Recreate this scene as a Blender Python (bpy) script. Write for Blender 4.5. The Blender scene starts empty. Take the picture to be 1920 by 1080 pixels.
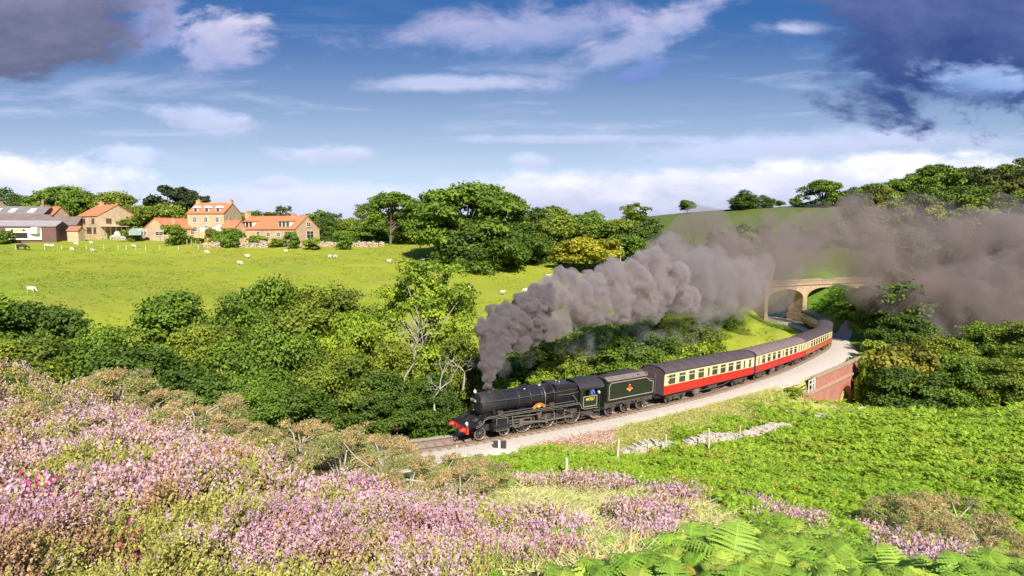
import bpy, math, random
import numpy as np
from mathutils import Matrix, Vector
R = math.radians
sc = bpy.context.scene
# ---------------------------------------------------------------- camera, world, sun, exposure
F_PX, YH = 1100.0, 440.0                     # focal length in 1920-wide pixels, row of the true horizon
A = math.atan((540 - YH) / F_PX)
cam_d = bpy.data.cameras.new('camera'); cam = bpy.data.objects.new('camera', cam_d)
sc.collection.objects.link(cam); sc.camera = cam
cam_d.sensor_width = 36; cam_d.lens = F_PX / 1920 * 36
cam_d.clip_start = 0.05; cam_d.clip_end = 20000
cam.location = (0, 0, 0); cam.rotation_euler = (math.pi / 2 - A, 0, 0)
SUN_EL, SUN_AZ = R(40), R(163)               # azimuth clockwise from +Y (the view direction)
sun_dir = Vector((math.sin(SUN_AZ) * math.cos(SUN_EL), math.cos(SUN_AZ) * math.cos(SUN_EL), math.sin(SUN_EL)))
sd = bpy.data.lights.new('sun', 'SUN'); sun = bpy.data.objects.new('sun', sd); sc.collection.objects.link(sun)
sd.energy = 4.6; sd.angle = R(0.5); sd.color = (1.0, 0.93, 0.82)
sun.rotation_euler = sun_dir.to_track_quat('Z', 'Y').to_euler()
sc.view_settings.view_transform = 'Standard'; sc.view_settings.look = 'None'
sc.view_settings.exposure = 0.68; sc.view_settings.gamma = 1
sc.cycles.max_bounces = 6; sc.cycles.diffuse_bounces = 3; sc.cycles.glossy_bounces = 2
sc.cycles.transmission_bounces = 3; sc.cycles.volume_bounces = 3; sc.cycles.transparent_max_bounces = 12
sc.cycles.use_denoising = True; sc.cycles.use_adaptive_sampling = True
sc.cycles.volume_step_rate = 1.5; sc.cycles.volume_max_steps = 128
sc.cycles.sample_clamp_indirect = 6

def P(px, py, D):
    """world point seen at photo pixel (px, py) at ground distance D (world Y)"""
    h, v = (px - 960) / F_PX, (540 - py) / F_PX
    t = D / (math.cos(A) + v * math.sin(A))
    return Vector((t * h, D, t * (-math.sin(A) + v * math.cos(A))))
def pix(x, y, z):
    d = y * math.cos(A) - z * math.sin(A)
    d = np.where(np.abs(d) < 1e-3, 1e-3, d) if isinstance(d, np.ndarray) else d
    u = y * math.sin(A) + z * math.cos(A)
    return 960 + F_PX * x / d, 540 - F_PX * u / d, d

class NT:
    """tiny helper for node trees"""
    def __init__(s, t): s.t = t; s.n = t.nodes; s.l = t.links
    def new(s, k, **kw):
        n = s.n.new(k)
        for a, b in kw.items(): setattr(n, a, b)
        return n
    def put(s, n, i, v):
        if v is None: return
        if hasattr(v, 'is_output') or isinstance(v, bpy.types.NodeSocket): s.l.new(v, n.inputs[i])
        else: n.inputs[i].default_value = v
    def math(s, op, a, b=None, c=None, clamp=False):
        n = s.new('ShaderNodeMath', operation=op, use_clamp=clamp)
        s.put(n, 0, a); s.put(n, 1, b); s.put(n, 2, c); return n.outputs[0]
    def mix(s, f, a, b, mode='MIX'):
        n = s.new('ShaderNodeMix', data_type='RGBA', blend_type=mode)
        s.put(n, 0, f); s.put(n, 6, (*a, 1) if isinstance(a, tuple) and len(a) == 3 else a)
        s.put(n, 7, (*b, 1) if isinstance(b, tuple) and len(b) == 3 else b); return n.outputs[2]
    def noise(s, vec, scale, detail=4, rough=.55, dist=0, typ='3D'):
        n = s.new('ShaderNodeTexNoise', noise_dimensions=typ)
        s.put(n, 'Vector', vec); n.inputs['Scale'].default_value = scale; n.inputs['Detail'].default_value = detail
        n.inputs['Roughness'].default_value = rough; n.inputs['Distortion'].default_value = dist
        return n.outputs[0]
    def smooth(s, x, a, b):
        n = s.new('ShaderNodeMapRange', interpolation_type='SMOOTHSTEP')
        s.put(n, 0, x); n.inputs[1].default_value = a; n.inputs[2].default_value = b; return n.outputs[0]
    def vec(s, x, y, z):
        n = s.new('ShaderNodeCombineXYZ'); s.put(n, 0, x); s.put(n, 1, y); s.put(n, 2, z); return n.outputs[0]

# ---- sky: Nishita plus clouds placed by direction
world = bpy.data.worlds.new('World'); sc.world = world; world.use_nodes = True
w = NT(world.node_tree); w.n.clear()
sky = w.new('ShaderNodeTexSky', sky_type='NISHITA'); sky.sun_disc = False
sky.sun_elevation = SUN_EL; sky.sun_rotation = SUN_AZ
sky.air_density = 1.0; sky.dust_density = 0.6; sky.ozone_density = 2.5
tc = w.new('ShaderNodeTexCoord'); sep = w.new('ShaderNodeSeparateXYZ'); w.l.new(tc.outputs['Generated'], sep.inputs[0])
ay = w.math('MAXIMUM', w.math('ABSOLUTE', sep.outputs[1]), 0.05)
U = w.math('DIVIDE', sep.outputs[0], ay); V = w.math('DIVIDE', sep.outputs[2], ay)
hz = w.math('MAXIMUM', sep.outputs[2], 0.0)
base = w.mix(1.0, sky.outputs[0], (0.092, 0.092, 0.092), 'MULTIPLY')
# air: deep blue overhead, white towards the horizon
grad = w.smooth(V, -0.05, 0.38)
clear = w.mix(grad, (0.62, 0.74, 0.90), (0.022, 0.115, 0.36))
grad2 = w.smooth(V, 0.0, 0.17)
clear = w.mix(grad2, (0.52, 0.66, 0.86), clear)
col = w.mix(0.88, base, w.mix(1.0, clear, (0.72, 0.72, 0.72), 'MULTIPLY'))
pv = w.vec(U, w.math('MULTIPLY', V, 2.1), 0.0)
nz = w.noise(pv, 5.5, 7, .62, .35); nz2 = w.noise(pv, 17, 5, .6, .2)
nn = w.math('ADD', w.math('MULTIPLY', w.math('SUBTRACT', nz, .5), 1.9), w.math('MULTIPLY', w.math('SUBTRACT', nz2, .5), .6))
def cloud(col, cx, cy, rx, ry, c_lit, c_dark, lo=.0, hi=.55, amount=1.0, k=1.0, tilt=0.0):
    cu, cv = (cx - 960) / F_PX, (YH - cy) / F_PX
    du = w.math('SUBTRACT', U, cu); dv = w.math('SUBTRACT', V, cv)
    if tilt: dv = w.math('SUBTRACT', dv, w.math('MULTIPLY', du, tilt))
    a = w.math('DIVIDE', du, rx / F_PX); b = w.math('DIVIDE', dv, ry / F_PX)
    e = w.math('SUBTRACT', 1.0, w.math('SQRT', w.math('ADD', w.math('MULTIPLY', a, a), w.math('MULTIPLY', b, b))))
    m = w.math('ADD', e, w.math('MULTIPLY', nn, k))
    mask = w.math('MULTIPLY', w.smooth(m, lo, hi), amount)
    shade = w.smooth(w.math('ADD', w.math('MULTIPLY', b, .6), w.math('MULTIPLY', nn, .8)), -.5, .7)
    return w.mix(mask, col, w.mix(shade, c_dark, c_lit))
WH, LV = (0.66, 0.65, 0.72), (0.40, 0.43, 0.58)
thin = w.noise(w.vec(U, w.math('MULTIPLY', V, 6.0), 3.0), 3.2, 6, .6, .4)
band = w.math('MULTIPLY', w.smooth(V, .0, .10), w.math('SUBTRACT', 1.0, w.smooth(V, .2, .42)))
col = w.mix(w.math('MULTIPLY', w.smooth(thin, .5, .72), w.math('MULTIPLY', band, .42)), col, (0.46, 0.50, 0.68))
for args in (
    (1350, 372, 640, 62, WH, (0.34, 0.37, 0.52), -.05, .35, .95, .55),
    (1700, 330, 330, 50, (0.78, 0.76, 0.76), LV, 0, .4, .9, .7),
    (40, 350, 260, 60, (0.74, 0.72, 0.76), LV, -.1, .4, .9, .7),
    (500, 385, 330, 48, (0.58, 0.58, 0.68), LV, -.1, .5, .8, .6),
    (240, 290, 80, 28, (0.48, 0.52, 0.68), (.45, .5, .7), 0, .7, .9, 1.3),
    (650, 292, 120, 22, (0.50, 0.54, 0.70), LV, 0, .7, .8, 1.4),
    (1000, 305, 50, 20, (0.48, 0.52, 0.68), LV, 0, .7, .8, 1.3),
    (510, 345, 70, 18, (0.50, 0.53, 0.68), LV, 0, .7, .8, 1.3),
    (390, 228, 130, 30, (0.44, 0.49, 0.68), LV, 0, .8, .8, 1.4, -.1),
    (1080, 265, 330, 12, (0.44, 0.50, 0.70), LV, 0, .7, .6, .9),
    (1500, 275, 420, 32, (0.44, 0.50, 0.70), LV, 0, .7, .75, .9, .06),
    (1000, 70, 360, 60, (0.36, 0.35, 0.52), (.20, .26, .46), .05, .8, .85, 1.0, .05),
    (1180, 90, 250, 52, (0.40, 0.38, 0.53), (.22, .28, .48), .1, .8, .85, 1.0, .42),
    (850, 165, 200, 20, (0.38, 0.42, 0.62), LV, 0, .7, .8, .9),
    (1470, 68, 100, 20, (0.34, 0.36, 0.54), LV, 0, .8, .8, 1.3),
    (1190, 148, 60, 24, (.16, .22, .50), (.10, .16, .42), 0, .7, .6, .8, .3),
    (425, 95, 130, 85, (0.50, 0.47, 0.58), (.22, .26, .46), .05, .6, .95, 1.25),
    (310, 60, 90, 90, (.36, .36, .58), (.20, .24, .46), 0, .7, .8, 1.3),
    (80, 40, 300, 125, (.20, .20, .31), (.085, .095, .17), 0, .42, 1.0, .8),
    (1770, 70, 320, 200, (.085, .12, .27), (.025, .05, .17), 0, .45, 1.0, 1.0),
    (1800, 160, 120, 52, (.30, .40, .62), (.16, .26, .50), 0.1, .7, .85, 1.3),
): col = cloud(col, *args)
bg = w.new('ShaderNodeBackground'); w.l.new(col, bg.inputs[0]); bg.inputs[1].default_value = 1.0
wo = w.new('ShaderNodeOutputWorld'); w.l.new(bg.outputs[0], wo.inputs[0])

# ---------------------------------------------------------------- helpers
COL = sc.collection
rng = np.random.default_rng(11)
def tag(o, label=None, cat=None, group=None, kind=None):
    if label: o['label'] = label
    if cat: o['category'] = cat
    if group: o['group'] = group
    if kind: o['kind'] = kind
    return o
def empty(name, loc=(0, 0, 0), rz=0.0, label=None, cat=None, group=None):
    o = bpy.data.objects.new(name, None); COL.objects.link(o); o.location = loc; o.rotation_euler = (0, 0, rz)
    o.empty_display_size = .3
    return tag(o, label, cat, group)
def link(name, me, parent=None, mats=()):
    o = bpy.data.objects.new(name, me); COL.objects.link(o)
    if parent: o.parent = parent
    for m in mats: me.materials.append(m)
    return o
def copy_tree(o, parent=None):
    c = o.copy(); COL.objects.link(c); c.parent = parent
    for ch in o.children: copy_tree(ch, c)
    return c

class MB:
    def __init__(s): s.v = []; s.f = []; s.m = []; s.s = []
    def add(s, vs, fs, m=0, sm=False):
        b = len(s.v); s.v += [tuple(v) for v in vs]
        for f in fs: s.f.append(tuple(i + b for i in f)); s.m.append(m); s.s.append(sm)
        return s
    def box(s, x0, x1, y0, y1, z0, z1, m=0):
        return s.add([(x, y, z) for x in (x0, x1) for y in (y0, y1) for z in (z0, z1)],
                     [(0, 1, 3, 2), (4, 6, 7, 5), (0, 4, 5, 1), (2, 3, 7, 6), (0, 2, 6, 4), (1, 5, 7, 3)], m)
    def bar(s, p, q, wd, ht, m=0):
        p, q = Vector(p), Vector(q); d = (q - p).normalized()
        side = d.cross(Vector((0, 0, 1)));
        if side.length < 1e-3: side = Vector((0, 1, 0))
        side.normalize(); up = side.cross(d)
        vs = [a + side * (i * wd / 2) + up * (j * ht / 2) for a in (p, q) for i, j in ((-1, -1), (1, -1), (1, 1), (-1, 1))]
        return s.add(vs, [(3, 2, 1, 0), (4, 5, 6, 7), (0, 1, 5, 4), (1, 2, 6, 5), (2, 3, 7, 6), (3, 0, 4, 7)], m)
    def cyl(s, p, q, r0, r1=None, n=16, m=0, caps=True, sm=True):
        r1 = r0 if r1 is None else r1
        p, q = Vector(p), Vector(q); d = (q - p).normalized()
        a = d.orthogonal().normalized(); b = d.cross(a)
        vs = [c + (a * math.cos(2 * math.pi * i / n) + b * math.sin(2 * math.pi * i / n)) * r for c, r in ((p, r0), (q, r1)) for i in range(n)]
        s.add(vs, [(i, (i + 1) % n, n + (i + 1) % n, n + i) for i in range(n)], m, sm)
        if caps: s.add(vs, [tuple(range(n - 1, -1, -1)), tuple(range(n, 2 * n))], m)
        return s
    def tube(s, pts, rs, n=8, m=0, sm=True):
        pts = [Vector(p) for p in pts]; k = len(pts)
        if not hasattr(rs, '__len__'): rs = [rs] * k
        vs = []; a = None
        for i, p in enumerate(pts):
            d = (pts[min(i + 1, k - 1)] - pts[max(i - 1, 0)]).normalized()
            if a is None: a = d.orthogonal().normalized()
            a = (a - d * a.dot(d)).normalized(); b = d.cross(a)
            vs += [p + (a * math.cos(2 * math.pi * j / n) + b * math.sin(2 * math.pi * j / n)) * rs[i] for j in range(n)]
        fs = [(i * n + j, i * n + (j + 1) % n, (i + 1) * n + (j + 1) % n, (i + 1) * n + j) for i in range(k - 1) for j in range(n)]
        s.add(vs, fs, m, sm)
        return s.add([vs[j] for j in range(n)] + [vs[(k - 1) * n + j] for j in range(n)], [tuple(range(n - 1, -1, -1)), tuple(range(n, 2 * n))], m)
    def lathe(s, prof, c=(0, 0, 0), axis='z', n=24, m=0, sm=True):
        """prof: (radius, height) pairs"""
        vs = []
        for r, h in prof:
            for j in range(n):
                ca, sa = math.cos(2 * math.pi * j / n) * r, math.sin(2 * math.pi * j / n) * r
                q = {'z': (ca, sa, h), 'x': (h, ca, sa), 'y': (sa, h, ca)}[axis]
                vs.append((q[0] + c[0], q[1] + c[1], q[2] + c[2]))
        return s.add(vs, [(i * n + j, i * n + (j + 1) % n, (i + 1) * n + (j + 1) % n, (i + 1) * n + j) for i in range(len(prof) - 1) for j in range(n)], m, sm)
    def prism(s, poly, t0, t1, axis='y', m=0, sm=False, caps=True):
        """extrude a 2-D polygon; axis y: poly is (x,z); axis x: poly is (y,z); axis z: poly is (x,y)"""
        f = {'y': lambda p, t: (p[0], t, p[1]), 'x': lambda p, t: (t, p[0], p[1]), 'z': lambda p, t: (p[0], p[1], t)}[axis]
        n = len(poly); vs = [f(p, t) for t in (t0, t1) for p in poly]
        s.add(vs, [(i, (i + 1) % n, n + (i + 1) % n, n + i) for i in range(n)], m, sm)
        if caps: s.add(vs, [tuple(range(n - 1, -1, -1)), tuple(range(n, 2 * n))], m)
        return s
    def sphere(s, c, r, n=12, k=8, m=0, sq=(1, 1, 1)):
        prof = [(math.sin(math.pi * i / k), -math.cos(math.pi * i / k)) for i in range(k + 1)]
        vs = [(c[0] + r * a * math.cos(2 * math.pi * j / n) * sq[0], c[1] + r * a * math.sin(2 * math.pi * j / n) * sq[1], c[2] + r * h * sq[2]) for a, h in prof for j in range(n)]
        return s.add(vs, [(i * n + j, i * n + (j + 1) % n, (i + 1) * n + (j + 1) % n, (i + 1) * n + j) for i in range(k) for j in range(n)], m, True)
    def build(s, name, mats, parent=None, loc=None, recalc=True):
        me = bpy.data.meshes.new(name); me.from_pydata(s.v, [], s.f)
        for m in (mats if isinstance(mats, (list, tuple)) else [mats]): me.materials.append(m)
        me.polygons.foreach_set('material_index', s.m); me.polygons.foreach_set('use_smooth', s.s)
        if recalc:
            import bmesh
            b = bmesh.new(); b.from_mesh(me); bmesh.ops.recalc_face_normals(b, faces=b.faces); b.to_mesh(me); b.free()
        me.update()
        o = bpy.data.objects.new(name, me); COL.objects.link(o)
        if parent: o.parent = parent
        if loc is not None: o.location = loc
        return o

def np_mesh(name, V, k, cols=None, mat=None, parent=None, smooth=False):
    """V: (n,k,3) separate polygons with k corners; cols: (n,3) one colour per polygon"""
    n = len(V); me = bpy.data.meshes.new(name)
    me.vertices.add(n * k); me.vertices.foreach_set('co', np.ascontiguousarray(V, dtype=np.float32).ravel())
    me.loops.add(n * k); me.loops.foreach_set('vertex_index', np.arange(n * k, dtype=np.int32))
    me.polygons.add(n); me.polygons.foreach_set('loop_start', np.arange(0, n * k, k, dtype=np.int32))
    me.polygons.foreach_set('loop_total', np.full(n, k, dtype=np.int32))
    me.update(calc_edges=True)
    if cols is not None:
        c = np.ones((n, 4), np.float32); c[:, :3] = np.clip(cols, 0, 1); c = np.repeat(c, k, axis=0)
        at = me.attributes.new('col', 'FLOAT_COLOR', 'POINT'); at.data.foreach_set('color', c.ravel())
    if mat: me.materials.append(mat)
    o = bpy.data.objects.new(name, me); COL.objects.link(o)
    if parent: o.parent = parent
    return o
def grid_mesh(name, X, Y, Z, cols=None, mat=None, flip=False):
    r, c = X.shape; me = bpy.data.meshes.new(name)
    me.vertices.add(r * c); me.vertices.foreach_set('co', np.stack([X, Y, Z], -1).astype(np.float32).ravel())
    i, j = np.meshgrid(np.arange(r - 1), np.arange(c - 1), indexing='ij')
    q = np.stack([i * c + j, i * c + j + 1, (i + 1) * c + j + 1, (i + 1) * c + j], -1).reshape(-1, 4)
    if flip: q = q[:, ::-1]
    n = len(q); me.loops.add(n * 4); me.loops.foreach_set('vertex_index', q.astype(np.int32).ravel())
    me.polygons.add(n); me.polygons.foreach_set('loop_start', np.arange(0, n * 4, 4, dtype=np.int32))
    me.polygons.foreach_set('loop_total', np.full(n, 4, dtype=np.int32)); me.update(calc_edges=True)
    me.polygons.foreach_set('use_smooth', np.ones(n, bool))
    if cols is not None:
        cc = np.ones((r * c, 4), np.float32); cc[:, :3] = np.clip(cols.reshape(-1, 3), 0, 1)
        at = me.attributes.new('col', 'FLOAT_COLOR', 'POINT'); at.data.foreach_set('color', cc.ravel())
    if mat: me.materials.append(mat)
    o = bpy.data.objects.new(name, me); COL.objects.link(o); return o

# value noise in numpy, used for natural patches
_perm = rng.random((256, 256))
def vnoise(x, y):
    xi, yi = np.floor(x).astype(int), np.floor(y).astype(int); fx, fy = x - xi, y - yi
    fx, fy = fx * fx * (3 - 2 * fx), fy * fy * (3 - 2 * fy)
    g = lambda a, b: _perm[a & 255, b & 255]
    return (g(xi, yi) * (1 - fx) + g(xi + 1, yi) * fx) * (1 - fy) + (g(xi, yi + 1) * (1 - fx) + g(xi + 1, yi + 1) * fx) * fy
def fbm(x, y, o=4):
    a, s, t = 0, 1.0, 0
    for i in range(o): a = a + s * vnoise(x * 2 ** i + 17.3 * i, y * 2 ** i + 5.1 * i); t += s; s *= .5
    return a / t
def inside(px, py, poly):
    r = np.zeros(np.shape(px), bool); n = len(poly)
    for i in range(n):
        (x0, y0), (x1, y1) = poly[i], poly[(i + 1) % n]
        if y0 == y1: continue
        r ^= ((py < y0) != (py < y1)) & (px < (x1 - x0) * (py - y0) / (y1 - y0) + x0)
    return r

# ---------------------------------------------------------------- materials
def mat(name, col=(.5, .5, .5), rough=.7, metal=0.0, var=0.0, scale=8.0, bump=0.0, col2=None, coord='Object', attr=False, transl=0.0, spec=.5, detail=5):
    m = bpy.data.materials.new(name); m.use_nodes = True; t = NT(m.node_tree)
    b = t.n['Principled BSDF']; out = t.n['Material Output']
    b.inputs['Roughness'].default_value = rough; b.inputs['Metallic'].default_value = metal
    b.inputs['Specular IOR Level'].default_value = spec
    c = (*col, 1)
    if attr: c = t.new('ShaderNodeAttribute', attribute_name='col').outputs[0]
    if var or bump or col2:
        co = t.new('ShaderNodeTexCoord').outputs[coord]; nz = t.noise(co, scale, detail, .6)
        if col2: c = t.mix(t.smooth(nz, .35, .65), c, (*col2, 1))
        if var:
            k = t.math('ADD', 1 - var, t.math('MULTIPLY', nz, 2 * var))
            c = t.mix(1.0, c, t.vec(k, k, k), 'MULTIPLY')
        if bump:
            bn = t.new('ShaderNodeBump'); bn.inputs['Strength'].default_value = bump
            t.l.new(nz, bn.inputs['Height']); t.l.new(bn.outputs[0], b.inputs['Normal'])
    t.put(b, 'Base Color', c)
    if transl:
        tr = t.new('ShaderNodeBsdfTranslucent'); t.put(tr, 0, c)
        mx = t.new('ShaderNodeMixShader'); mx.inputs[0].default_value = transl
        t.l.new(b.outputs[0], mx.inputs[1]); t.l.new(tr.outputs[0], mx.inputs[2]); t.l.new(mx.outputs[0], out.inputs[0])
    return m
M = {}
M['leaf'] = mat('leaf', attr=True, rough=.55, transl=.28, spec=.25)
M['flower'] = mat('flower', attr=True, rough=.8, transl=.25, spec=.1)
M['bark'] = mat('bark', (.16, .13, .10), .9, var=.4, scale=6, bump=.4)
M['palebark'] = mat('pale_bark', (.42, .38, .31), .9, var=.3, scale=6)

# ---------------------------------------------------------------- track path (rail top), Catmull-Rom through world points
TP = np.array([(-60, 27.5, -15.2), (-42, 33.2, -15.5), (-25, 38.2, -15.8), (-14, 41.2, -16.0), (-6.5, 43.9, -16.05), (-1.9, 46.2, -16.1),
    (5.9, 51.2, -16.35), (13.6, 57.2, -16.75), (21.2, 64.0, -17.4), (28.5, 71.8, -18.1), (36.4, 80.6, -18.9), (44.1, 90.2, -19.7),
    (51.8, 100.2, -20.5), (59.2, 110.5, -21.3), (65.6, 121.5, -22.0), (71.4, 133.5, -22.6), (74.8, 145.5, -23.0), (75.0, 158.0, -23.2), (71.5, 172, -23.4), (64, 188, -23.5), (52, 205, -23.5)])
def crom(P0, n=24):
    Q = np.vstack([2 * P0[0] - P0[1], P0, 2 * P0[-1] - P0[-2]]); out = []
    for i in range(1, len(Q) - 2):
        for k in range(n):
            t = k / n; a, b, c, d = Q[i - 1], Q[i], Q[i + 1], Q[i + 2]
            out.append(.5 * ((2 * b) + (-a + c) * t + (2 * a - 5 * b + 4 * c - d) * t * t + (-a + 3 * b - 3 * c + d) * t ** 3))
    out.append(Q[-2]); return np.array(out)
TR = crom(TP); _seg = np.linalg.norm(np.diff(TR, axis=0), axis=1); TS = np.concatenate([[0], np.cumsum(_seg)])
def track_at(s): return np.array([np.interp(s, TS, TR[:, i]) for i in range(3)])
def track_frame(s):
    p, q = track_at(s - .4), track_at(s + .4); d = (q - p) / np.linalg.norm(q - p)
    n = np.array([d[1], -d[0], 0]); n /= np.linalg.norm(n)          # to the right of travel away from us = towards the camera side
    return track_at(s), d, n
def s_of(x, y): return TS[np.argmin((TR[:, 0] - x) ** 2 + (TR[:, 1] - y) ** 2)]
S_CHIM = s_of(-1.9, 46.2)

# ---------------------------------------------------------------- terrain control points: (photo x, photo y, distance) of the bare ground
CP = [
 (0,1080,4.0),(500,1080,4.3),(960,1080,4.7),(1400,1080,4.5),(1900,1080,5.4),
 (0,960,6.6),(300,960,6.6),(600,1000,6.4),(900,1010,6.6),(1200,1020,6.8),(1500,1050,6.8),
 (0,880,10),(250,890,9.6),(500,910,9.4),(750,950,9.2),(1000,960,9.5),(1250,985,9.5),(1450,1010,9),(1650,1050,8.5),
 (0,800,16),(200,830,14),(400,850,14),(600,880,13.5),(820,925,13),(1000,930,13),(1150,935,13),(1300,950,12.4),(1450,985,11.2),(1600,1020,10.2),(1750,1058,9.3),
 (-200,650,30),(0,712,26),(130,742,24.5),(260,775,23),(380,815,21),(520,845,19),(660,868,18),(820,900,17),(960,915,17),(1120,918,16.4),(1280,940,14.6),(1420,970,13),(1580,1010,11.8),(1720,1048,11),
 (700,905,22),(860,905,26),(960,895,29),(1100,905,28),(1300,935,24),(1450,968,21.5),(1600,1000,19.5),(1800,1040,18),(1950,1060,17),
 (1000,868,38),(1150,868,37),(1300,885,34),(1500,905,31),(1700,930,28),(1900,960,26),
 (1150,868,42),(1300,850,44),(1500,855,42),(1700,830,43),(1900,850,38),(2100,900,30),
 (1450,815,50),(1500,795,57),(1640,775,62),(1750,768,62),(1900,760,60),(2100,760,56),
 (1600,766,76),(1700,752,84),(1800,742,84),(1900,735,84),(2100,720,84),
 # left valley floor
 ]
CW = [ # explicit world points
 (0,-3,-1.9),(-6,0,-1.6),(6,0,-2.5),(0,1.5,-2.0),(0,-40,2),(-60,-20,6),(60,-20,-4),(-60,10,1.0),(40,5,-7.5),(-40,12,-1.5),(-35,24,-5.5),(-52,40,-14),(60,30,-14),(90,50,-18),
 (-22,32,-13.5),(-30,36,-15.5),(-38,44,-18),(-30,46,-18.5),(-20,46,-18.5),(-10,48,-18.4),(-28,55,-19),(-14,56,-19),(-45,55,-17.5),(-4,56,-18.4),(4,62,-18.6),
 (-55,52,-16),(-18,34,-14.5),(-9,33,-13.6),(-2,34,-13.8),(10,70,-19),(18,76,-19.5),(-5,66,-18),(5,76,-18),(14,86,-18),
 (24,84,-19),(34,96,-19),(44,108,-19.6),(52,122,-21),(58,136,-22),(62,150,-22.5),
 (36,72,-22),(46,80,-22.5),(52,92,-22),(62,92,-24),(75,88,-25),(95,85,-24),
 (62,106,-21.5),(70,116,-21.5),(80,124,-20.5),(84,138,-19),(92,118,-18),(100,130,-14.5),(82,150,-16),(92,150,-13.5),(110,105,-18),(130,100,-15),
 (90,165,-12),(100,180,-10),(78,176,-19),(58,165,-22.5),(45,165,-17),(38,150,-18),(30,170,-13),(70,200,-20),(45,200,-17),
 (130,150,-6),(160,160,2),(150,120,-8),(180,130,0),(120,200,0),(160,220,14),(200,220,20),(260,200,22),
 (0,2500,-8),(-2000,1500,-8),(2500,2000,20),(2500,0,10),(-2500,0,10),(0,-2500,30),(-800,400,-2),(800,500,40),
 ]
CP += [
 (-400,600,64),(-200,590,62),(0,600,62),(200,615,66),(420,620,72),(650,615,80),(850,605,88),(960,590,96),
 (-300,520,95),(0,520,95),(300,530,98),(600,535,105),(850,540,112),(1000,545,120),(1060,530,130),(1200,540,125),(1180,570,108),(1320,590,112),
 (-300,470,140),(0,470,138),(300,478,138),(600,482,140),(850,492,138),(1000,495,145),(1100,505,142),(1200,500,150),
 (-300,447,175),(0,446,172),(200,448,168),(400,452,160),(600,460,158),(800,462,165),(1000,470,175),(1150,470,185),(1250,478,185),
 (-300,437,230),(0,437,230),(300,438,230),(600,442,240),(900,442,250),(1100,432,270),(1200,425,290),
 (1100,418,340),(1200,409,345),(1300,399,350),(1400,391,350),(1500,386,345),(1600,381,335),(1700,366,320),(1800,351,310),(1920,341,305),(2200,330,300),
 (1300,435,260),(1400,425,260),(1500,420,255),(1600,415,245),(1750,410,230),(1920,395,230),
 (1300,470,200),(1400,470,195),(1500,470,190),(1620,465,185),(1750,450,180),(1920,440,180),
 (1400,540,165),(1470,560,165),(1400,585,125),(1460,610,120),(1440,632,100),
 (1500,590,154),(1530,585,157),(1560,572,160),(1600,550,166),(1640,540,170),
 (900,436,420),(1300,408,480),(1600,400,480),(1920,370,450),(200,438,480),(-400,438,450),
 ]
pts = [tuple(P(*c)) for c in CP] + [tuple(map(float, c)) for c in CW]
# the railway corridor follows the track
for s in np.arange(8, TS[-1] - 4, 9.0):
    p, d, n = track_frame(s)
    for k, dz in ((0, -.5), (-3.6, -.6), (4.4, -.6)): pts.append((p[0] + n[0] * k, p[1] + n[1] * k, p[2] + dz))
pts = np.array(pts)
def warp(x, y):
    r = np.hypot(x, y); th = np.arctan2(x, y)
    return np.stack([th * 1.2 * np.cos(th * 0), np.log(r + 4.0)], -1)
W = warp(pts[:, 0], pts[:, 1]); CC = .035
def kern(a, b): return np.sqrt(((a[:, None, :] - b[None, :, :]) ** 2).sum(-1) + CC ** 2)
Kt = kern(W, W) - 0.0; nP = len(pts)
Pm = np.hstack([np.ones((nP, 1)), W])
sl = pts[:, 2]
Aug = np.block([[Kt - 0.004 * np.eye(nP), Pm], [Pm.T, np.zeros((3, 3))]])
coef = np.linalg.solve(Aug, np.concatenate([sl, np.zeros(3)]))
def H0(x, y):
    x, y = np.asarray(x, float), np.asarray(y, float); sh = x.shape; w_ = warp(x.ravel(), y.ravel()); out = np.empty(len(w_))
    for i in range(0, len(w_), 20000):
        q = w_[i:i + 20000]; out[i:i + 20000] = kern(q, W) @ coef[:nP] + np.hstack([np.ones((len(q), 1)), q]) @ coef[nP:]
    return out.reshape(sh)
TRc = TR[::4]; TSc = TS[::4]
def near_side(s): return np.interp(s, [0, s_of(21, 64), s_of(36, 80.6), s_of(51.8, 100), s_of(59, 110), s_of(70, 133), 400], [3.2, 3.1, 3.9, 5.3, 6.0, 4.0, 3.0])
def corridor(x, y):
    x, y = np.asarray(x, float), np.asarray(y, float); sh = x.shape; x, y = x.ravel(), y.ravel()
    d = np.empty(len(x)); zt = np.empty(len(x)); side = np.empty(len(x)); ss = np.empty(len(x))
    for i in range(0, len(x), 20000):
        dx = x[i:i + 20000, None] - TRc[None, :, 0]; dy = y[i:i + 20000, None] - TRc[None, :, 1]; k = np.argmin(dx * dx + dy * dy, 1)
        kk = np.clip(k, 1, len(TRc) - 2); t = TRc[kk + 1] - TRc[kk - 1]; L = np.hypot(t[:, 0], t[:, 1])
        ii = np.arange(len(k)); side[i:i + 20000] = (dx[ii, k] * t[:, 1] - dy[ii, k] * t[:, 0]) / L
        d[i:i + 20000] = np.sqrt(dx[ii, k] ** 2 + dy[ii, k] ** 2); ss[i:i + 20000] = TSc[k]
        zt[i:i + 20000] = np.interp(TSc[k] + (dx[ii, k] * t[:, 0] + dy[ii, k] * t[:, 1]) / L, TS, TR[:, 2])
    return d.reshape(sh), zt.reshape(sh), side.reshape(sh), ss.reshape(sh)
QA, QB = P(1530, 706, 76.5), P(1620, 668, 91)                # ends of the brick bridge's coping
_bl = math.hypot(QB.x - QA.x, QB.y - QA.y); _bt = ((QB.x - QA.x) / _bl, (QB.y - QA.y) / _bl)
def ss_(x, a, b): t_ = np.clip((x - a) / (b - a), 0, 1); return t_ * t_ * (3 - 2 * t_)
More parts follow.
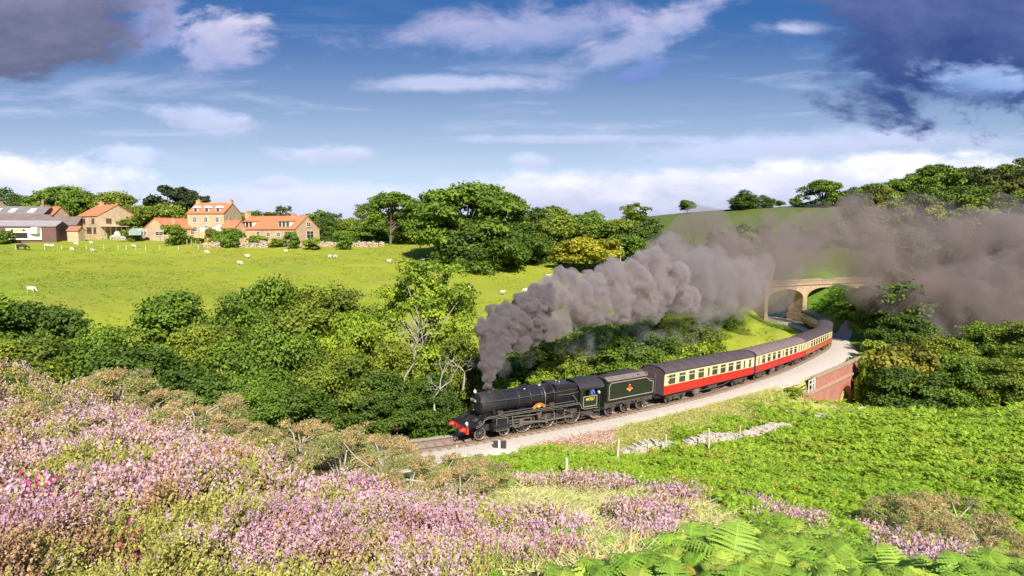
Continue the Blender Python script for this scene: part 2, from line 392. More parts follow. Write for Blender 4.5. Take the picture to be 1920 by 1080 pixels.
def ravine(x, y, z):
    a = (x - QA.x) * _bt[0] + (y - QA.y) * _bt[1]; b = (x - QA.x) * _bt[1] - (y - QA.y) * _bt[0]
    top = QA.z + (QB.z - QA.z) * a / _bl
    deep = top - np.interp(a, [-12, -7, -3, 0, _bl * .35, _bl * .6, _bl + 6], [.9, 1.8, 2.6, 3.3, 5.0, 6.6, 7.0])
    m_ = ss_(b, -1.5, -.5) * ss_(a, -13, -6) * (1 - ss_(a, _bl + 4, _bl + 12)) * (1 - ss_(b, 9, 24))
    return np.where(z > deep, z * (1 - m_) + deep * m_, z)
def H(x, y, bumps=True):
    x, y = np.asarray(x, float), np.asarray(y, float)
    z = H0(x, y); r = np.hypot(x, y)
    if bumps:
        amp = np.interp(r, [0, 6, 20, 60, 150, 400], [.05, .16, .3, .35, .5, 1.2])
        z = z + (fbm(x / 2.1 + 40, y / 2.1 + 40, 3) - .5) * np.minimum(amp, .35) + (fbm(x / 14 + 9, y / 14 + 9, 3) - .5) * np.maximum(amp - .2, 0) * 1.5
    d, zt, side, ss = corridor(x, y)
    wid = np.where(side > 0, near_side(ss), 3.0)
    t = np.clip((d - wid) / 4.0, 0, 1); t = t * t * (3 - 2 * t)
    return ravine(x, y, (zt - .62) * (1 - t) + z * t)
def hit(px, py, d0=2.0, d1=600):
    """where the line of sight through a photo pixel first meets the ground"""
    D = np.exp(np.linspace(math.log(d0), math.log(d1), 900)); h, v = (px - 960) / F_PX, (540 - py) / F_PX
    t = D / (math.cos(A) + v * math.sin(A)); x = t * h; z = t * (-math.sin(A) + v * math.cos(A))
    g = H(x, D); k = np.argmax(g > z)
    if not (g > z).any(): k = len(D) - 1
    return Vector((x[k], D[k], g[k]))
def gz(x, y): return float(H(np.array([x]), np.array([y]))[0])

th = np.concatenate([np.linspace(-180, -56, 40, endpoint=False), np.linspace(-56, 56, 560, endpoint=False), np.linspace(56, 180, 41)])
rr = np.exp(np.concatenate([np.linspace(math.log(.6), math.log(500), 620, endpoint=False), np.linspace(math.log(500), math.log(6000), 40)]))
RRg, TH = np.meshgrid(rr, np.radians(th), indexing='ij')
GX, GY = RRg * np.sin(TH), RRg * np.cos(TH); GZ = H(GX, GY)
GZ = np.where(RRg > 550, GZ - np.clip((RRg - 550) / 5000, 0, 1) * 10, GZ)
# natural ground colours by area
gx, gy, _ = pix(GX, GY, GZ)
n1, n2, n3 = fbm(GX / 9, GY / 9), fbm(GX / 2.5 + 50, GY / 2.5, 3), fbm(GX / 40 + 7, GY / 40 + 3, 3)
field = np.stack([.305 + .09 * (n1 - .5) + .11 * (n3 - .5), .350 + .09 * (n1 - .5), .038 + 0 * n1], -1)
field *= (1 + .22 * (n2 - .5))[..., None]
moor = np.stack([.085 + .06 * n1, .125 + .05 * n1, .03 + .01 * n2], -1)
soil = np.stack([.10 + .05 * n2, .085 + .04 * n2, .04 + .015 * n2], -1)
fernf = np.stack([.12 + .05 * n2, .21 + .08 * n2, .03 + .01 * n2], -1)
grassy = np.stack([.42 + .14 * n2, .43 + .12 * n2, .11 + .06 * n2], -1)
cols = field.copy()
d_t, _, side_t, s_t = corridor(GX, GY)
jx, jy = gx + (n2 - .5) * 90, gy
RJ = RRg * (1 + .14 * (n2 - .5))
def put(mask, c): cols[mask] = c[mask]
put((RRg > 185) & (jx > 1150), moor); put((GX > 74) & (RRg > 90), moor)
put((RJ < 60) | ((side_t > 0) & (RRg < 200)) , fernf)
put((side_t > 3) & (side_t < 14) & (GY > 95) & (RRg < 200), fernf)
put(RJ < 27, soil)
put((side_t > 0) & (side_t < 9 + 6 * (n2 - .5)) & (GY > 41) & (GX > 0) & (GY < 96), grassy * .85)
put((side_t < 0) & (side_t > -9) & (GY > 41) & (GY < 84), fernf)
lawn = inside(gx + (n2 - .5) * 60, gy + (n2 - .5) * 40, [(930,905),(1300,925),(1420,990),(1300,1100),(830,1100),(930,1010)]) & (RRg < 24); put(lawn, grassy)
for _i in range(3):
    for ax in (0, 1): cols = (np.roll(cols, 1, ax) + cols * 2 + np.roll(cols, -1, ax)) / 4
m = bpy.data.materials.new('ground'); m.use_nodes = True; t = NT(m.node_tree); b = t.n['Principled BSDF']
b.inputs['Roughness'].default_value = .95; b.inputs['Specular IOR Level'].default_value = .1
co = t.new('ShaderNodeTexCoord').outputs['Object']; c = t.new('ShaderNodeAttribute', attribute_name='col').outputs[0]
na = t.noise(co, .9, 6, .65); nb = t.noise(co, 6, 4, .7); nc = t.noise(co, .12, 4, .6)
tuft = t.smooth(t.noise(t.vec(t.math('MULTIPLY', t.new('ShaderNodeSeparateXYZ').outputs[0], 1), 0, 0), 1), 0, 1)
nd = t.noise(co, .33, 5, .7, .4)
k = t.math('ADD', .50, t.math('ADD', t.math('MULTIPLY', na, .45), t.math('ADD', t.math('MULTIPLY', nb, .26), t.math('MULTIPLY', nd, .28))))
c2 = t.mix(1.0, c, t.vec(k, k, t.math('MULTIPLY', k, .95)), 'MULTIPLY')
c2 = t.mix(t.math('MULTIPLY', t.smooth(na, .55, .66), .5), c2, t.mix(1.0, c2, (.50, .66, .6), 'MULTIPLY'))
c2 = t.mix(t.math('MULTIPLY', t.smooth(nc, .48, .62), .45), c2, t.mix(1.0, c2, (1.16, .93, 1.6), 'MULTIPLY'))
t.l.new(c2, b.inputs['Base Color'])
bn = t.new('ShaderNodeBump'); bn.inputs['Strength'].default_value = .7; bn.inputs['Distance'].default_value = .3
t.l.new(t.math('ADD', na, t.math('MULTIPLY', nb, .5)), bn.inputs['Height']); t.l.new(bn.outputs[0], b.inputs['Normal'])
M['ground'] = m
ter = grid_mesh('terrain', GX, GY, GZ, cols, m, flip=True)
tag(ter, kind='structure')

# ---------------------------------------------------------------- ballast, track, paths
M['ballast'] = mat('ballast', (.52, .465, .40), .95, var=.55, scale=7, bump=.8, detail=8)
M['rust'] = mat('rusty_rail', (.20, .12, .075), .6, var=.3, scale=3)
M['sleeper'] = mat('sleeper_wood', (.30, .22, .15), .9, var=.35, scale=4)
M['road'] = mat('dusty_road', (.50, .46, .40), .95, var=.25, scale=2)
SV = np.arange(6, TS[-1] - 6, .7)
def ribbon(name, offs, dz, m, s0=6, s1=None, jag=.35):
    S = np.arange(s0, s1 or TS[-1] - 6, .5); XS = []; YS = []; ZS = []
    for s in S:
        p, d, n = track_frame(s); o = offs(s); row = []
        for i, (k, z) in enumerate(o):
            kk = k + (fbm(np.array([s * .9]), np.array([i * 7.7]), 3)[0] - .5) * jag * 2 * (1 if i in (0, 1, len(o) - 1, len(o) - 2) else 0)
            row.append((p[0] + n[0] * kk, p[1] + n[1] * kk, p[2] + z + dz))
        XS.append([r[0] for r in row]); YS.append([r[1] for r in row]); ZS.append([r[2] for r in row])
    return grid_mesh(name, np.array(XS), np.array(YS), np.array(ZS), None, m)
bal = ribbon('ballast', lambda s: [(-3.3, -.75), (-2.4, -.36), (-1.0, -.195), (1.0, -.195), (2.2, -.24), (max(2.8, near_side(s) - .6), -.36), (near_side(s) + .4, -.80)], 0, M['ballast'])
tag(bal, kind='structure')
M['oily'] = mat('oily_ballast', (.36, .30, .24), .95, var=.5, scale=6, bump=.7, detail=8)
tag(ribbon('track_bed', lambda s: [(-1.45, -.27), (-1.2, -.20), (0, -.188), (1.2, -.20), (1.45, -.28)], .016, M['oily'], jag=.15), kind='structure')
track = empty('railway_track', (0, 0, 0), label='single railway line with rusty rails curving across the valley under the train', cat='railway track')
for k in (-.76, .76):
    prof = [(-.07, -.15), (-.07, -.13), (-.015, -.11), (-.015, -.04), (-.036, -.035), (-.036, 0), (.036, 0), (.036, -.035), (.015, -.04), (.015, -.11), (.07, -.13), (.07, -.15)]
    S = np.arange(6, TS[-1] - 6, .7); V = []
    for s in S:
        p, d, n = track_frame(s); V.append([(p[0] + n[0] * (k + a), p[1] + n[1] * (k + a), p[2] + z) for a, z in prof])
    V = np.array(V); r_ = grid_mesh('rail', V[..., 0], V[..., 1], V[..., 2], None, M['rust']); r_.parent = track
def sleeper(mb, s):
    p, d, n = track_frame(s); c = Vector(p) - Vector((0, 0, .20)); N = Vector(n); Dv = Vector(d)
    mb.bar(c - N * 1.3, c + N * 1.3, .26, .12)
    for k in (-.76, .76): mb.bar(c + N * (k - .2) + Vector((0, 0, .07)), c + N * (k + .2) + Vector((0, 0, .07)), .16, .05)
s0 = s_of(-14, 41.2); near_s = np.arange(s0, s0 + 60 * .72, .72)
for s in near_s:
    b_ = MB(); sleeper(b_, s); b_.build('sleeper', M['sleeper'], track)
b_ = MB()
for s in list(np.arange(8, s0 - .3, .72)) + list(np.arange(s0 + 60 * .72, TS[-1] - 8, .72)): sleeper(b_, s)
tag(b_.build('sleepers', M['sleeper'], track), kind='stuff')

def strip(name, pts, wid, m, dz=.06, tagk='structure', n=10):
    C = crom(np.array([[p[0], p[1], 0] for p in pts]), n); X, Y, Z = [], [], []
    for i in range(len(C)):
        d = C[min(i + 1, len(C) - 1)] - C[max(i - 1, 0)]; d /= np.hypot(d[0], d[1]); nn_ = np.array([d[1], -d[0]])
        wv = wid * (1 + .25 * (fbm(np.array([i * .35]), np.array([3.3]))[0] - .5))
        xs = C[i, 0] + nn_[0] * np.linspace(-wv / 2, wv / 2, 7); ys = C[i, 1] + nn_[1] * np.linspace(-wv / 2, wv / 2, 7)
        X.append(xs); Y.append(ys); Z.append(H(xs, ys) + dz + np.array([-.1, .03, .03, .03, .03, .03, -.1]))
    o = grid_mesh(name, np.array(X), np.array(Y), np.array(Z), None, m); tag(o, kind=tagk); return o
path_pts = [hit(*q) for q in ((1572, 648), (1585, 618), (1602, 603), (1625, 594))]
strip('path', [(p.x, p.y) for p in path_pts], 3.4, M['ballast'])
pp = [hit(*q) for q in ((1405, 578), (1445, 592), (1480, 603), (1510, 612))]
strip('sandy_track_bed', [(p.x, p.y) for p in pp], 3.6, M['road'], .08)
sid = empty('siding_track', (0, 0, 0), label='short stretch of pale rails left of the train near the stone bridge', cat='railway track')
for off in (-.76, .76):
    C = crom(np.array([[p.x, p.y, 0] for p in [hit(1475, 594), hit(1500, 604), hit(1520, 613)]]), 8); b_ = MB(); q = []
    for i in range(len(C)):
        d = C[min(i + 1, len(C) - 1)] - C[max(i - 1, 0)]; d /= np.hypot(d[0], d[1]); x_, y_ = C[i, 0] + d[1] * off, C[i, 1] - d[0] * off
        q.append((x_, y_, gz(x_, y_) + .28))
    for a_, c_ in zip(q[:-1], q[1:]): b_.bar(a_, c_, .12, .2)
    b_.build('rail', M['rust'], sid)

# ---------------------------------------------------------------- stone road bridge over the cutting
M['stone'] = mat('pale_sandstone', (.50, .36, .22), .9, var=.45, scale=1.2, bump=.5, detail=8)
M['stone2'] = mat('weathered_sandstone', (.42, .30, .20), .9, var=.5, scale=2.5, bump=.5)
def brick_mat(name, c1, c2, mortar, scale, w=.45, h=.15):
    m = bpy.data.materials.new(name); m.use_nodes = True; t = NT(m.node_tree); b = t.n['Principled BSDF']; b.inputs['Roughness'].default_value = .9
    co = t.new('ShaderNodeTexCoord').outputs['Object']; sp = t.new('ShaderNodeSeparateXYZ'); t.l.new(co, sp.inputs[0])
    v = t.vec(t.math('ADD', sp.outputs[0], sp.outputs[1]), sp.outputs[2], 0)
    bt = t.new('ShaderNodeTexBrick'); t.l.new(v, bt.inputs['Vector']); bt.inputs['Scale'].default_value = scale
    bt.inputs['Color1'].default_value = (*c1, 1); bt.inputs['Color2'].default_value = (*c2, 1); bt.inputs['Mortar'].default_value = (*mortar, 1)
    bt.inputs['Brick Width'].default_value = w; bt.inputs['Row Height'].default_value = h; bt.inputs['Mortar Size'].default_value = .012
    nz = t.noise(co, .7, 6, .65); k = t.math('ADD', .6, t.math('MULTIPLY', nz, .8)); c = t.mix(1.0, bt.outputs[0], t.vec(k, k, k), 'MULTIPLY')
    t.l.new(c, b.inputs['Base Color']); return m
M['brick'] = brick_mat('red_brick', (.50, .13, .075), (.38, .10, .06), (.42, .30, .24), 1.0, .23, .075)
M['ashlar'] = brick_mat('stone_blocks', (.56, .40, .23), (.44, .31, .19), (.40, .32, .22), 1.0, .9, .38)
M['wallstone'] = brick_mat('house_stone', (.50, .38, .24), (.40, .31, .20), (.42, .34, .24), 1.0, .5, .22)

def arch_face(x0, x1, z0, z1, arches, n=16):
    """polygons (x,z) of a wall between x0..x1, z0(x)..z1, cut by arches (cx, half_span, spring, rise): list of quads"""
    xs = sorted(set([x0, x1] + [cx + hs * math.sin(math.pi / 2 * k / n) for cx, hs, sp, ri in arches for k in range(-n, n + 1)] ))
    xs = [x for x in xs if x0 - 1e-6 <= x <= x1 + 1e-6]
    def low(x):
        for cx, hs, sp, ri in arches:
            if abs(x - cx) < hs - 1e-5: return sp + ri * math.sqrt(max(0, 1 - ((x - cx) / hs) ** 2))
        return None
    out = []
    for a, b in zip(xs[:-1], xs[1:]):
        mid = (a + b) / 2; lm = low(mid)
        if lm is None: out.append((a, b, z0, z0))
        else:
            la = low(a + 1e-4) if low(a + 1e-4) is not None else z0; lb = low(b - 1e-4) if low(b - 1e-4) is not None else z0
            out.append((a, b, la, lb))
    return out, z1
def arched_wall(mb, x0, x1, z0, z1, arches, y0, y1, m=0):
    q, zt = arch_face(x0, x1, z0, z1, arches)
    for a, b, la, lb in q:
        mb.add([(a, y0, la), (b, y0, lb), (b, y0, zt), (a, y0, zt)], [(0, 1, 2, 3)], m)
        mb.add([(a, y1, la), (b, y1, lb), (b, y1, zt), (a, y1, zt)], [(3, 2, 1, 0)], m)
        mb.add([(a, y0, la), (b, y0, lb), (b, y1, lb), (a, y1, la)], [(3, 2, 1, 0)], m)
    # vertical jambs
    for cx, hs, sp, ri in arches:
        for s_ in (-1, 1):
            x = cx + s_ * hs
            if x0 - 1e-3 <= x <= x1 + 1e-3 and sp > z0: mb.add([(x, y0, z0), (x, y1, z0), (x, y1, sp), (x, y0, sp)], [(0, 1, 2, 3)], m)
    mb.add([(x0, y0, zt), (x1, y0, zt), (x1, y1, zt), (x0, y1, zt)], [(0, 1, 2, 3)], m)
    mb.add([(x0, y0, z0), (x0, y1, z0), (x0, y1, zt), (x0, y0, zt)], [(0, 1, 2, 3)], m)
    mb.add([(x1, y0, z0), (x1, y1, z0), (x1, y1, zt), (x1, y0, zt)], [(0, 1, 2, 3)], m)
    return mb
BL = P(1508, 590, 160); BR = P(1640, 560, 172)
bdir = Vector((BR.x - BL.x, BR.y - BL.y, 0)); ang = math.atan2(bdir.y, bdir.x)
br = empty('stone_bridge', (BL.x, BL.y, BL.z), ang, 'sandstone arched road bridge half lost in drifting smoke beyond the train', 'bridge')
top = 8.2
b_ = MB(); arched_wall(b_, -15, 27, -2.5, top, [(-7.3, 6.5, 4.7, 2.6), (7.3, 6.5, 4.7, 2.6)], 0, 4.6); b_.build('arch_wall', M['ashlar'], br)
b_ = MB(); b_.box(-15, 27, -.18, .28, top + .30, top + 1.15); b_.build('parapet', M['stone2'], br)
b_ = MB(); b_.box(-15, 27, 4.32, 4.78, top + .30, top + 1.15); b_.build('parapet', M['stone2'], br)
b_ = MB(); b_.box(-15, 27, -.28, 4.88, top + .003, top + .297); b_.build('string_course', M['stone'], br)
b_ = MB(); b_.box(-15, 27, -.26, .36, top + 1.153, top + 1.33); b_.build('coping', M['stone'], br)
for cx in (-7.3, 7.3):
    b_ = MB(); k = 20
    for i in range(k):
        a0, a1 = math.pi * i / k, math.pi * (i + 1) / k - .02
        ring = [(cx + 6.5 * math.cos(a), 4.7 + 2.6 * math.sin(a)) for a in (a0, a1)] + [(cx + 7.0 * math.cos(a), 4.7 + 3.15 * math.sin(a)) for a in (a1, a0)]
        b_.prism(ring, -.07, .05, 'y')
    b_.build('arch_ring', M['stone'], br)
b_ = MB(); b_.box(-1.0, 1.0, -.2, 4.8, -2.5, .2); b_.build('pier_base', M['stone'], br)
b_ = MB(); b_.box(-.1, 1.0, -.42, -.302, -.3, .75); b_.build('white_post_stone', mat('white_paint_stone', (.8, .78, .72), .8), br)

# ---------------------------------------------------------------- red brick underbridge beside the ballast
sA, sB = s_of(33.5, 77.5) - 2, s_of(33.5, 77.5) + 14
qa, qb = QA, QB
bd = Vector((qb.x - qa.x, qb.y - qa.y, 0)); L = bd.length; slope = (qb.z - qa.z) / L
bb = empty('brick_bridge', (qa.x, qa.y, qa.z), math.atan2(bd.y, bd.x), 'red brick bridge with stone coping and arch below the ballast beside the coaches', 'bridge')
bb.rotation_euler = (0, -math.atan(slope), math.atan2(bd.y, bd.x))
L = math.hypot(L, qb.z - qa.z)
b_ = MB(); arched_wall(b_, -3, L + 1.5, -7.5, -2.05, [(L * .62, 2.9, -6.0, 2.6)], 0, 5.0); b_.build('arch_wall', M['brick'], bb)
b_ = MB(); b_.box(-.3, L, -.05, .42, -1.74, -.16); b_.build('parapet', M['brick'], bb)
b_ = MB(); b_.box(-.4, L + .1, -.24, .55, -.157, 0)
b_.build('coping', M['stone2'], bb)
b_ = MB(); b_.box(-3, L + .8, -.26, .6, -2.047, -1.743); b_.build('string_course', M['stone2'], bb)
b_ = MB(); k = 18; cx = L * .62
for i in range(k):
    a0, a1 = math.pi * i / k, math.pi * (i + 1) / k - .03
    b_.prism([(cx + 2.9 * math.cos(a), -6.0 + 2.6 * math.sin(a)) for a in (a0, a1)] + [(cx + 3.35 * math.cos(a), -6.0 + 3.05 * math.sin(a)) for a in (a1, a0)], -.05, .04, 'y')
b_.build('arch_ring', mat('dark_brick', (.42, .12, .08), .9, var=.3, scale=3), bb)
b_ = MB(); b_.box(L - .1, L + .9, -.35, 5, -7.5, -2.4); b_.build('pilaster', M['brick'], bb)
# white railing at its near end
M['whitepaint'] = mat('white_paint', (.75, .74, .70), .6, var=.2, scale=9)
g0 = P(1517, 713, 73.4); g1 = P(1528, 708, 75.8)
rl = empty('white_railing', (0, 0, 0), label='small white post and rail barrier at the end of the brick bridge', cat='railing')
for t_ in (0, .55, 1):
    p = g0.lerp(g1, t_); b_ = MB(); b_.cyl((p.x, p.y, p.z - 1.6), (p.x, p.y, p.z), .07); b_.build('post', M['whitepaint'], rl)
for dz in (-.1, -.65):
    b_ = MB(); b_.bar((g0.x, g0.y, g0.z + dz), (g1.x, g1.y, g1.z + dz), .09, .1); b_.build('rail', M['whitepaint'], rl)

# ---------------------------------------------------------------- the train. local axes: +X forward, +Y camera side, Z up from the rail
M['black'] = mat('black_engine_paint', (.022, .02, .022), .28, var=.5, scale=2.5, spec=.6)
M['sootblack'] = mat('sooty_black', (.035, .031, .033), .62, var=.4, scale=3)
M['grime'] = mat('grimy_running_gear', (.085, .066, .055), .62, var=.5, scale=5)
M['steel'] = mat('oily_steel', (.36, .33, .30), .38, .75, var=.3, scale=6)
M['tyre'] = mat('worn_steel', (.24, .21, .19), .4, .5)
M['redbeam'] = mat('buffer_beam_red', (.72, .055, .03), .5, var=.2, scale=3)
M['nameplate'] = mat('nameplate_red', (.75, .09, .03), .4)
M['lining'] = mat('cream_grey_lining', (.40, .37, .30), .5)
M['yellow'] = mat('yellow_lettering', (.85, .72, .10), .5)
M['lineblack'] = mat('lined_panel_black', (.024, .029, .020), .34, var=.35, scale=3)
M['coal'] = mat('coal', (.045, .04, .04), .75, var=.6, scale=9, bump=.8)
M['crimson'] = mat('crimson_paint', (.56, .025, .02), .42, var=.38, scale=1.3)
M['brownred'] = mat('orange_red_paint', (.46, .11, .03), .45, var=.2, scale=1.5)  # lower panels of the rear coaches, browner and more orange than the crimson
M['cream'] = mat('cream_paint', (.76, .66, .38), .45, var=.22, scale=1.3)
M['roof'] = mat('sooty_roof', (.085, .062, .07), .75, var=.35, scale=1.2)
M['roofpale'] = mat('dusty_roof', (.20, .145, .14), .8, var=.3, scale=1.2)
M['glass'] = mat('dark_window_glass', (.06, .065, .06), .08, spec=.8)
M['winframe'] = mat('window_rubber', (.30, .25, .17), .6)
M['white'] = mat('white_enamel', (.70, .69, .64), .4)
KX = 1.12
S_BUF = S_CHIM - 3.25
def vehicle(name, u0, u1, label, cat, group=None):
    """Empty on the rail at u0 (front), nose pointing down the line towards the camera's left"""
    a, b = track_at(S_BUF + u0 + (u1 - u0) * .14), track_at(S_BUF + u0 + (u1 - u0) * .86); L = u1 - u0
    d = (a - b) / np.linalg.norm(a - b); c = (a + b) / 2 + d * L / 2
    e = empty(name, c, label=label, cat=cat, group=group)
    X = Vector(d); Y = Vector((0, 0, 1)).cross(X).normalized(); Z = X.cross(Y)
    e.rotation_euler = Matrix((X, Y, Z)).transposed().to_euler(); return e
def text_mesh(name, s, size, mt, parent, mtx, depth=.012, align='CENTER'):
    c = bpy.data.curves.new(name, 'FONT'); c.body = s; c.size = size; c.extrude = depth; c.align_x = align; c.align_y = 'CENTER'
    o = bpy.data.objects.new(name, c); COL.objects.link(o); bpy.context.view_layer.update()
    me = bpy.data.meshes.new_from_object(o.evaluated_get(bpy.context.evaluated_depsgraph_get())); bpy.data.objects.remove(o)
    me.materials.clear(); me.materials.append(mt); me.name = name
    q = bpy.data.objects.new(name, me); COL.objects.link(q); q.parent = parent; q.matrix_local = mtx; return q
# text reading on the +Y side: text x -> -X (towards the rear is to the viewer's right), text y -> Z, normal -> +Y
def side_m(x, y, z): return Matrix(((-1, 0, 0, x), (0, 0, 1, y), (0, 1, 0, z), (0, 0, 0, 1)))
def front_m(x, y, z): return Matrix(((0, 0, 1, x), (1, 0, 0, y), (0, 1, 0, z), (0, 0, 0, 1)))   # on the nose, normal +X
def wheel(parent, x, y, r, spokes, name='wheel', th=.13, weight=None, mt=None):
    sg = 1 if y > 0 else -1
    b = MB(); n = 28
    b.lathe([(r - .11, -th / 2), (r, -th / 2), (r, th / 2), (r - .11, th / 2), (r - .11, -th / 2)], (x, y, r), 'y', n, 1)
    b.lathe([(0, -.09), (.17 * r + .06, -.09), (.17 * r + .06, .09), (0, .09)], (x, y, r), 'y', 14, 0)
    for i in range(spokes):
        a = 2 * math.pi * i / spokes + .1
        b.bar((x + .1 * math.cos(a), y, r + .1 * math.sin(a)), (x + (r - .1) * math.cos(a), y, r + (r - .1) * math.sin(a)), .05, .075, 0)
    if spokes == 0: b.lathe([(0, -.03), (r - .1, -.03), (r - .1, .03), (0, .03)], (x, y, r), 'y', n, 0)
    if weight is not None:
        seg = [(x + (r - .1) * math.cos(weight + t), r + (r - .1) * math.sin(weight + t)) for t in np.linspace(-.6, .6, 9)]
        b.prism(seg, y - .05, y + .05, 'y', 0)
    o = b.build(name, [mt or M['grime'], M['tyre']], parent)
    return o

loco = vehicle('steam_locomotive', 0, 12.5 * KX, 'black steam locomotive with red buffer beam at the head of the train', 'locomotive')
def lx(u): return -u * KX
loco.scale = (1, 1.1, 1)
R1, R0, ZC = .90, .80, 2.66
# frames
b = MB(); b.box(lx(11.9), lx(.7), -.62, .62, .62, 1.28); b.build('main_frame', M['sootblack'], loco)
b = MB()
b.box(lx(.62), lx(.5), -1.28, 1.28, .80, 1.28)
b.box(lx(.47), lx(.44), -.30, -.27, .86, 1.24, 0)
bo = b.build('buffer_beam', M['redbeam'], loco)
for y in (-.87, .87):
    b = MB(); b.lathe([(0, lx(.5)), (.17, lx(.5)), (.17, lx(.42)), (.13, lx(.36)), (.12, lx(.16)), (0, lx(.16))], (0, y, 1.05), 'x', 16, 0)
    q = b.build('buffer', M['redbeam'], loco)
    b = MB(); b.lathe([(0, lx(.16)), (.05, lx(.16)), (.05, lx(.04)), (.24, lx(.03)), (.25, lx(0)), (0, .012)], (0, y, 1.05), 'x', 18); b.build('buffer_head', M['sootblack'], q)
b = MB(); b.tube([(lx(.46), 0, 1.05), (lx(.25), 0, 1.02), (lx(.22), 0, .80), (lx(.30), 0, .62), (lx(.38), 0, .80)], .04, 6); b.build('coupling', M['sootblack'], loco)
b = MB(); b.tube([(lx(.48), .42, 1.12), (lx(.36), .45, 1.22), (lx(.34), .47, .9), (lx(.42), .42, .62)], .035, 6); b.build('brake_hose', M['sootblack'], loco)
b = MB(); b.tube([(lx(.48), -.42, 1.12), (lx(.36), -.45, 1.2), (lx(.36), -.45, .8)], .03, 6)
b.build('brake_hose', M['sootblack'], loco)
# front platform, rising over the cylinders
b = MB(); b.prism([(lx(.5), 1.285), (lx(.5), 1.33), (lx(1.2), 1.36), (lx(2.05), 1.80), (lx(2.35), 1.86), (lx(2.35), 1.80), (lx(2.05), 1.74), (lx(1.2), 1.30)], -.60, .60)
b.box(lx(1.15), lx(.5), -1.25, -.60, 1.285, 1.33); b.box(lx(1.15), lx(.5), .60, 1.25, 1.285, 1.33)
b.build('front_platform', M['black'], loco)
b = MB()
for y0, y1 in ((-.9, -.62), (.62, .9)): b.prism([(lx(.55), 1.33), (lx(1.15), 1.33), (lx(1.95), 1.86), (lx(1.2), 1.86), (lx(.9), 1.62)], (y0 + y1) / 2 - .03, (y0 + y1) / 2 + .03)
b.build('frame_horn', M['black'], loco)
b = MB(); b.box(lx(2.9), lx(1.9), -.45, .45, 1.28, 2.05); b.build('saddle', M['sootblack'], loco)
for sg in (-1, 1):
    y0, y1 = (.70, 1.30) if sg > 0 else (-1.30, -.70)
    # running board: front drop curve, high straight run
    b = MB(); pts_ = [(lx(.62), 1.30), (lx(1.15), 1.33), (lx(1.5), 1.42), (lx(1.75), 1.62), (lx(1.85), 1.86), (lx(2.1), 1.95), (lx(10.2), 1.95)]
    low = [(x, z - .05) for x, z in pts_]
    b.prism(pts_ + low[::-1], y0, y1)
    rb = b.build('running_board', M['black'], loco)
    b = MB(); ye = 1.30 * sg
    b.prism([(x, z - .002) for x, z in pts_[1:]] + [(x, z - .15) for x, z in pts_[:0:-1]], ye - .004, ye + .03 * sg)
    b.build('valance', M['black'], rb)
    b = MB(); b.tube([(x, ye + .04 * sg, z - .135) for x, z in pts_[1:]], .011, 5); b.tube([(x, ye + .04 * sg, z - .012) for x, z in pts_[1:]], .010, 5); b.build('lining', M['lining'], rb)
    # cylinders and valve chest
    b = MB(); yc = 1.02 * sg
    b.cyl((lx(3.85), yc, 1.02), (lx(2.62), yc, 1.02), .40, n=22); b.cyl((lx(3.92), yc, 1.56), (lx(2.55), yc, 1.56), .23, n=18)
    b.box(lx(3.7), lx(2.75), yc - .36, yc + .34, 1.0, 1.60); b.cyl((lx(2.62), yc, 1.02), (lx(2.54), yc, 1.02), .30, n=18)
    b.build('cylinder', M['black'], loco)
    b = MB()
    for z_ in (.70, 1.70):
        b.bar((lx(3.68), yc + .352 * sg, z_), (lx(2.78), yc + .352 * sg, z_), .014, .018)
    for x_ in (3.68, 2.78): b.bar((lx(x_), yc + .352 * sg, .70), (lx(x_), yc + .352 * sg, 1.70), .014, .018)
    b.build('cylinder_lining', M['lining'], loco)
    # steam pipe to the cylinder
    b = MB(); b.tube([(lx(2.9), .62 * sg, 2.35), (lx(2.85), .86 * sg, 2.1), (lx(2.8), .98 * sg, 1.93)], .13, 10); b.build('steam_pipe', M['black'], loco)
    # bogie wheels, driving wheels
    for u in (1.75, 3.72):
        wheel(loco, lx(u), .80 * sg, .51, 10, 'bogie_wheel')
    for u, wt in ((5.35, -1.9), (7.45, -2.6), (9.9, -2.3)):
        wheel(loco, lx(u), .80 * sg, .92, 18, 'driving_wheel', .14, wt)
    ph = -.5 if sg > 0 else 1.07; cr = .33; yr = 1.02 * sg
    cp = lambda u: (lx(u) + cr * math.cos(ph), yr, .92 + cr * math.sin(ph))
    b = MB(); b.bar(cp(5.35), cp(7.45), .06, .13); b.bar(cp(7.45), cp(9.9), .06, .13)
    for u in (5.35, 7.45, 9.9): c_ = cp(u); b.cyl((c_[0], yr - .07, c_[2]), (c_[0], yr + .07, c_[2]), .13, n=12)
    b.build('coupling_rod', M['steel'], loco)
    b = MB(); q = cp(7.45); y2 = 1.16 * sg; b.bar((lx(5.0), y2, 1.02), (q[0], y2, q[2]), .06, .15); b.cyl((q[0], y2 - .07, q[2]), (q[0], y2 + .07, q[2]), .16, n=12)
    b.cyl((lx(3.9), yc, 1.02), (lx(5.0), yc, 1.02), .045, n=8); b.box(lx(5.15), lx(4.85), yc - .1, yc + .16, .86, 1.2)
    b.build('connecting_rod', M['steel'], loco)
    b = MB(); b.box(lx(5.85), lx(3.9), yc - .06, yc + .06, 1.20, 1.28); b.box(lx(5.85), lx(3.9), yc - .06, yc + .06, .76, .84); b.build('slide_bar', M['steel'], loco)
    b = MB(); b.bar((lx(4.9), y2, 1.0), (lx(4.85), y2, .62), .05, .09); b.bar((lx(4.85), y2, .66), (lx(4.35), y2, .74), .05, .07)
    b.bar((lx(4.3), y2, .72), (lx(4.2), y2, 1.72), .05, .1); b.bar((lx(4.2), y2 - .04 * sg, 1.56), (lx(6.55), y2 - .04 * sg, 1.45), .05, .08)
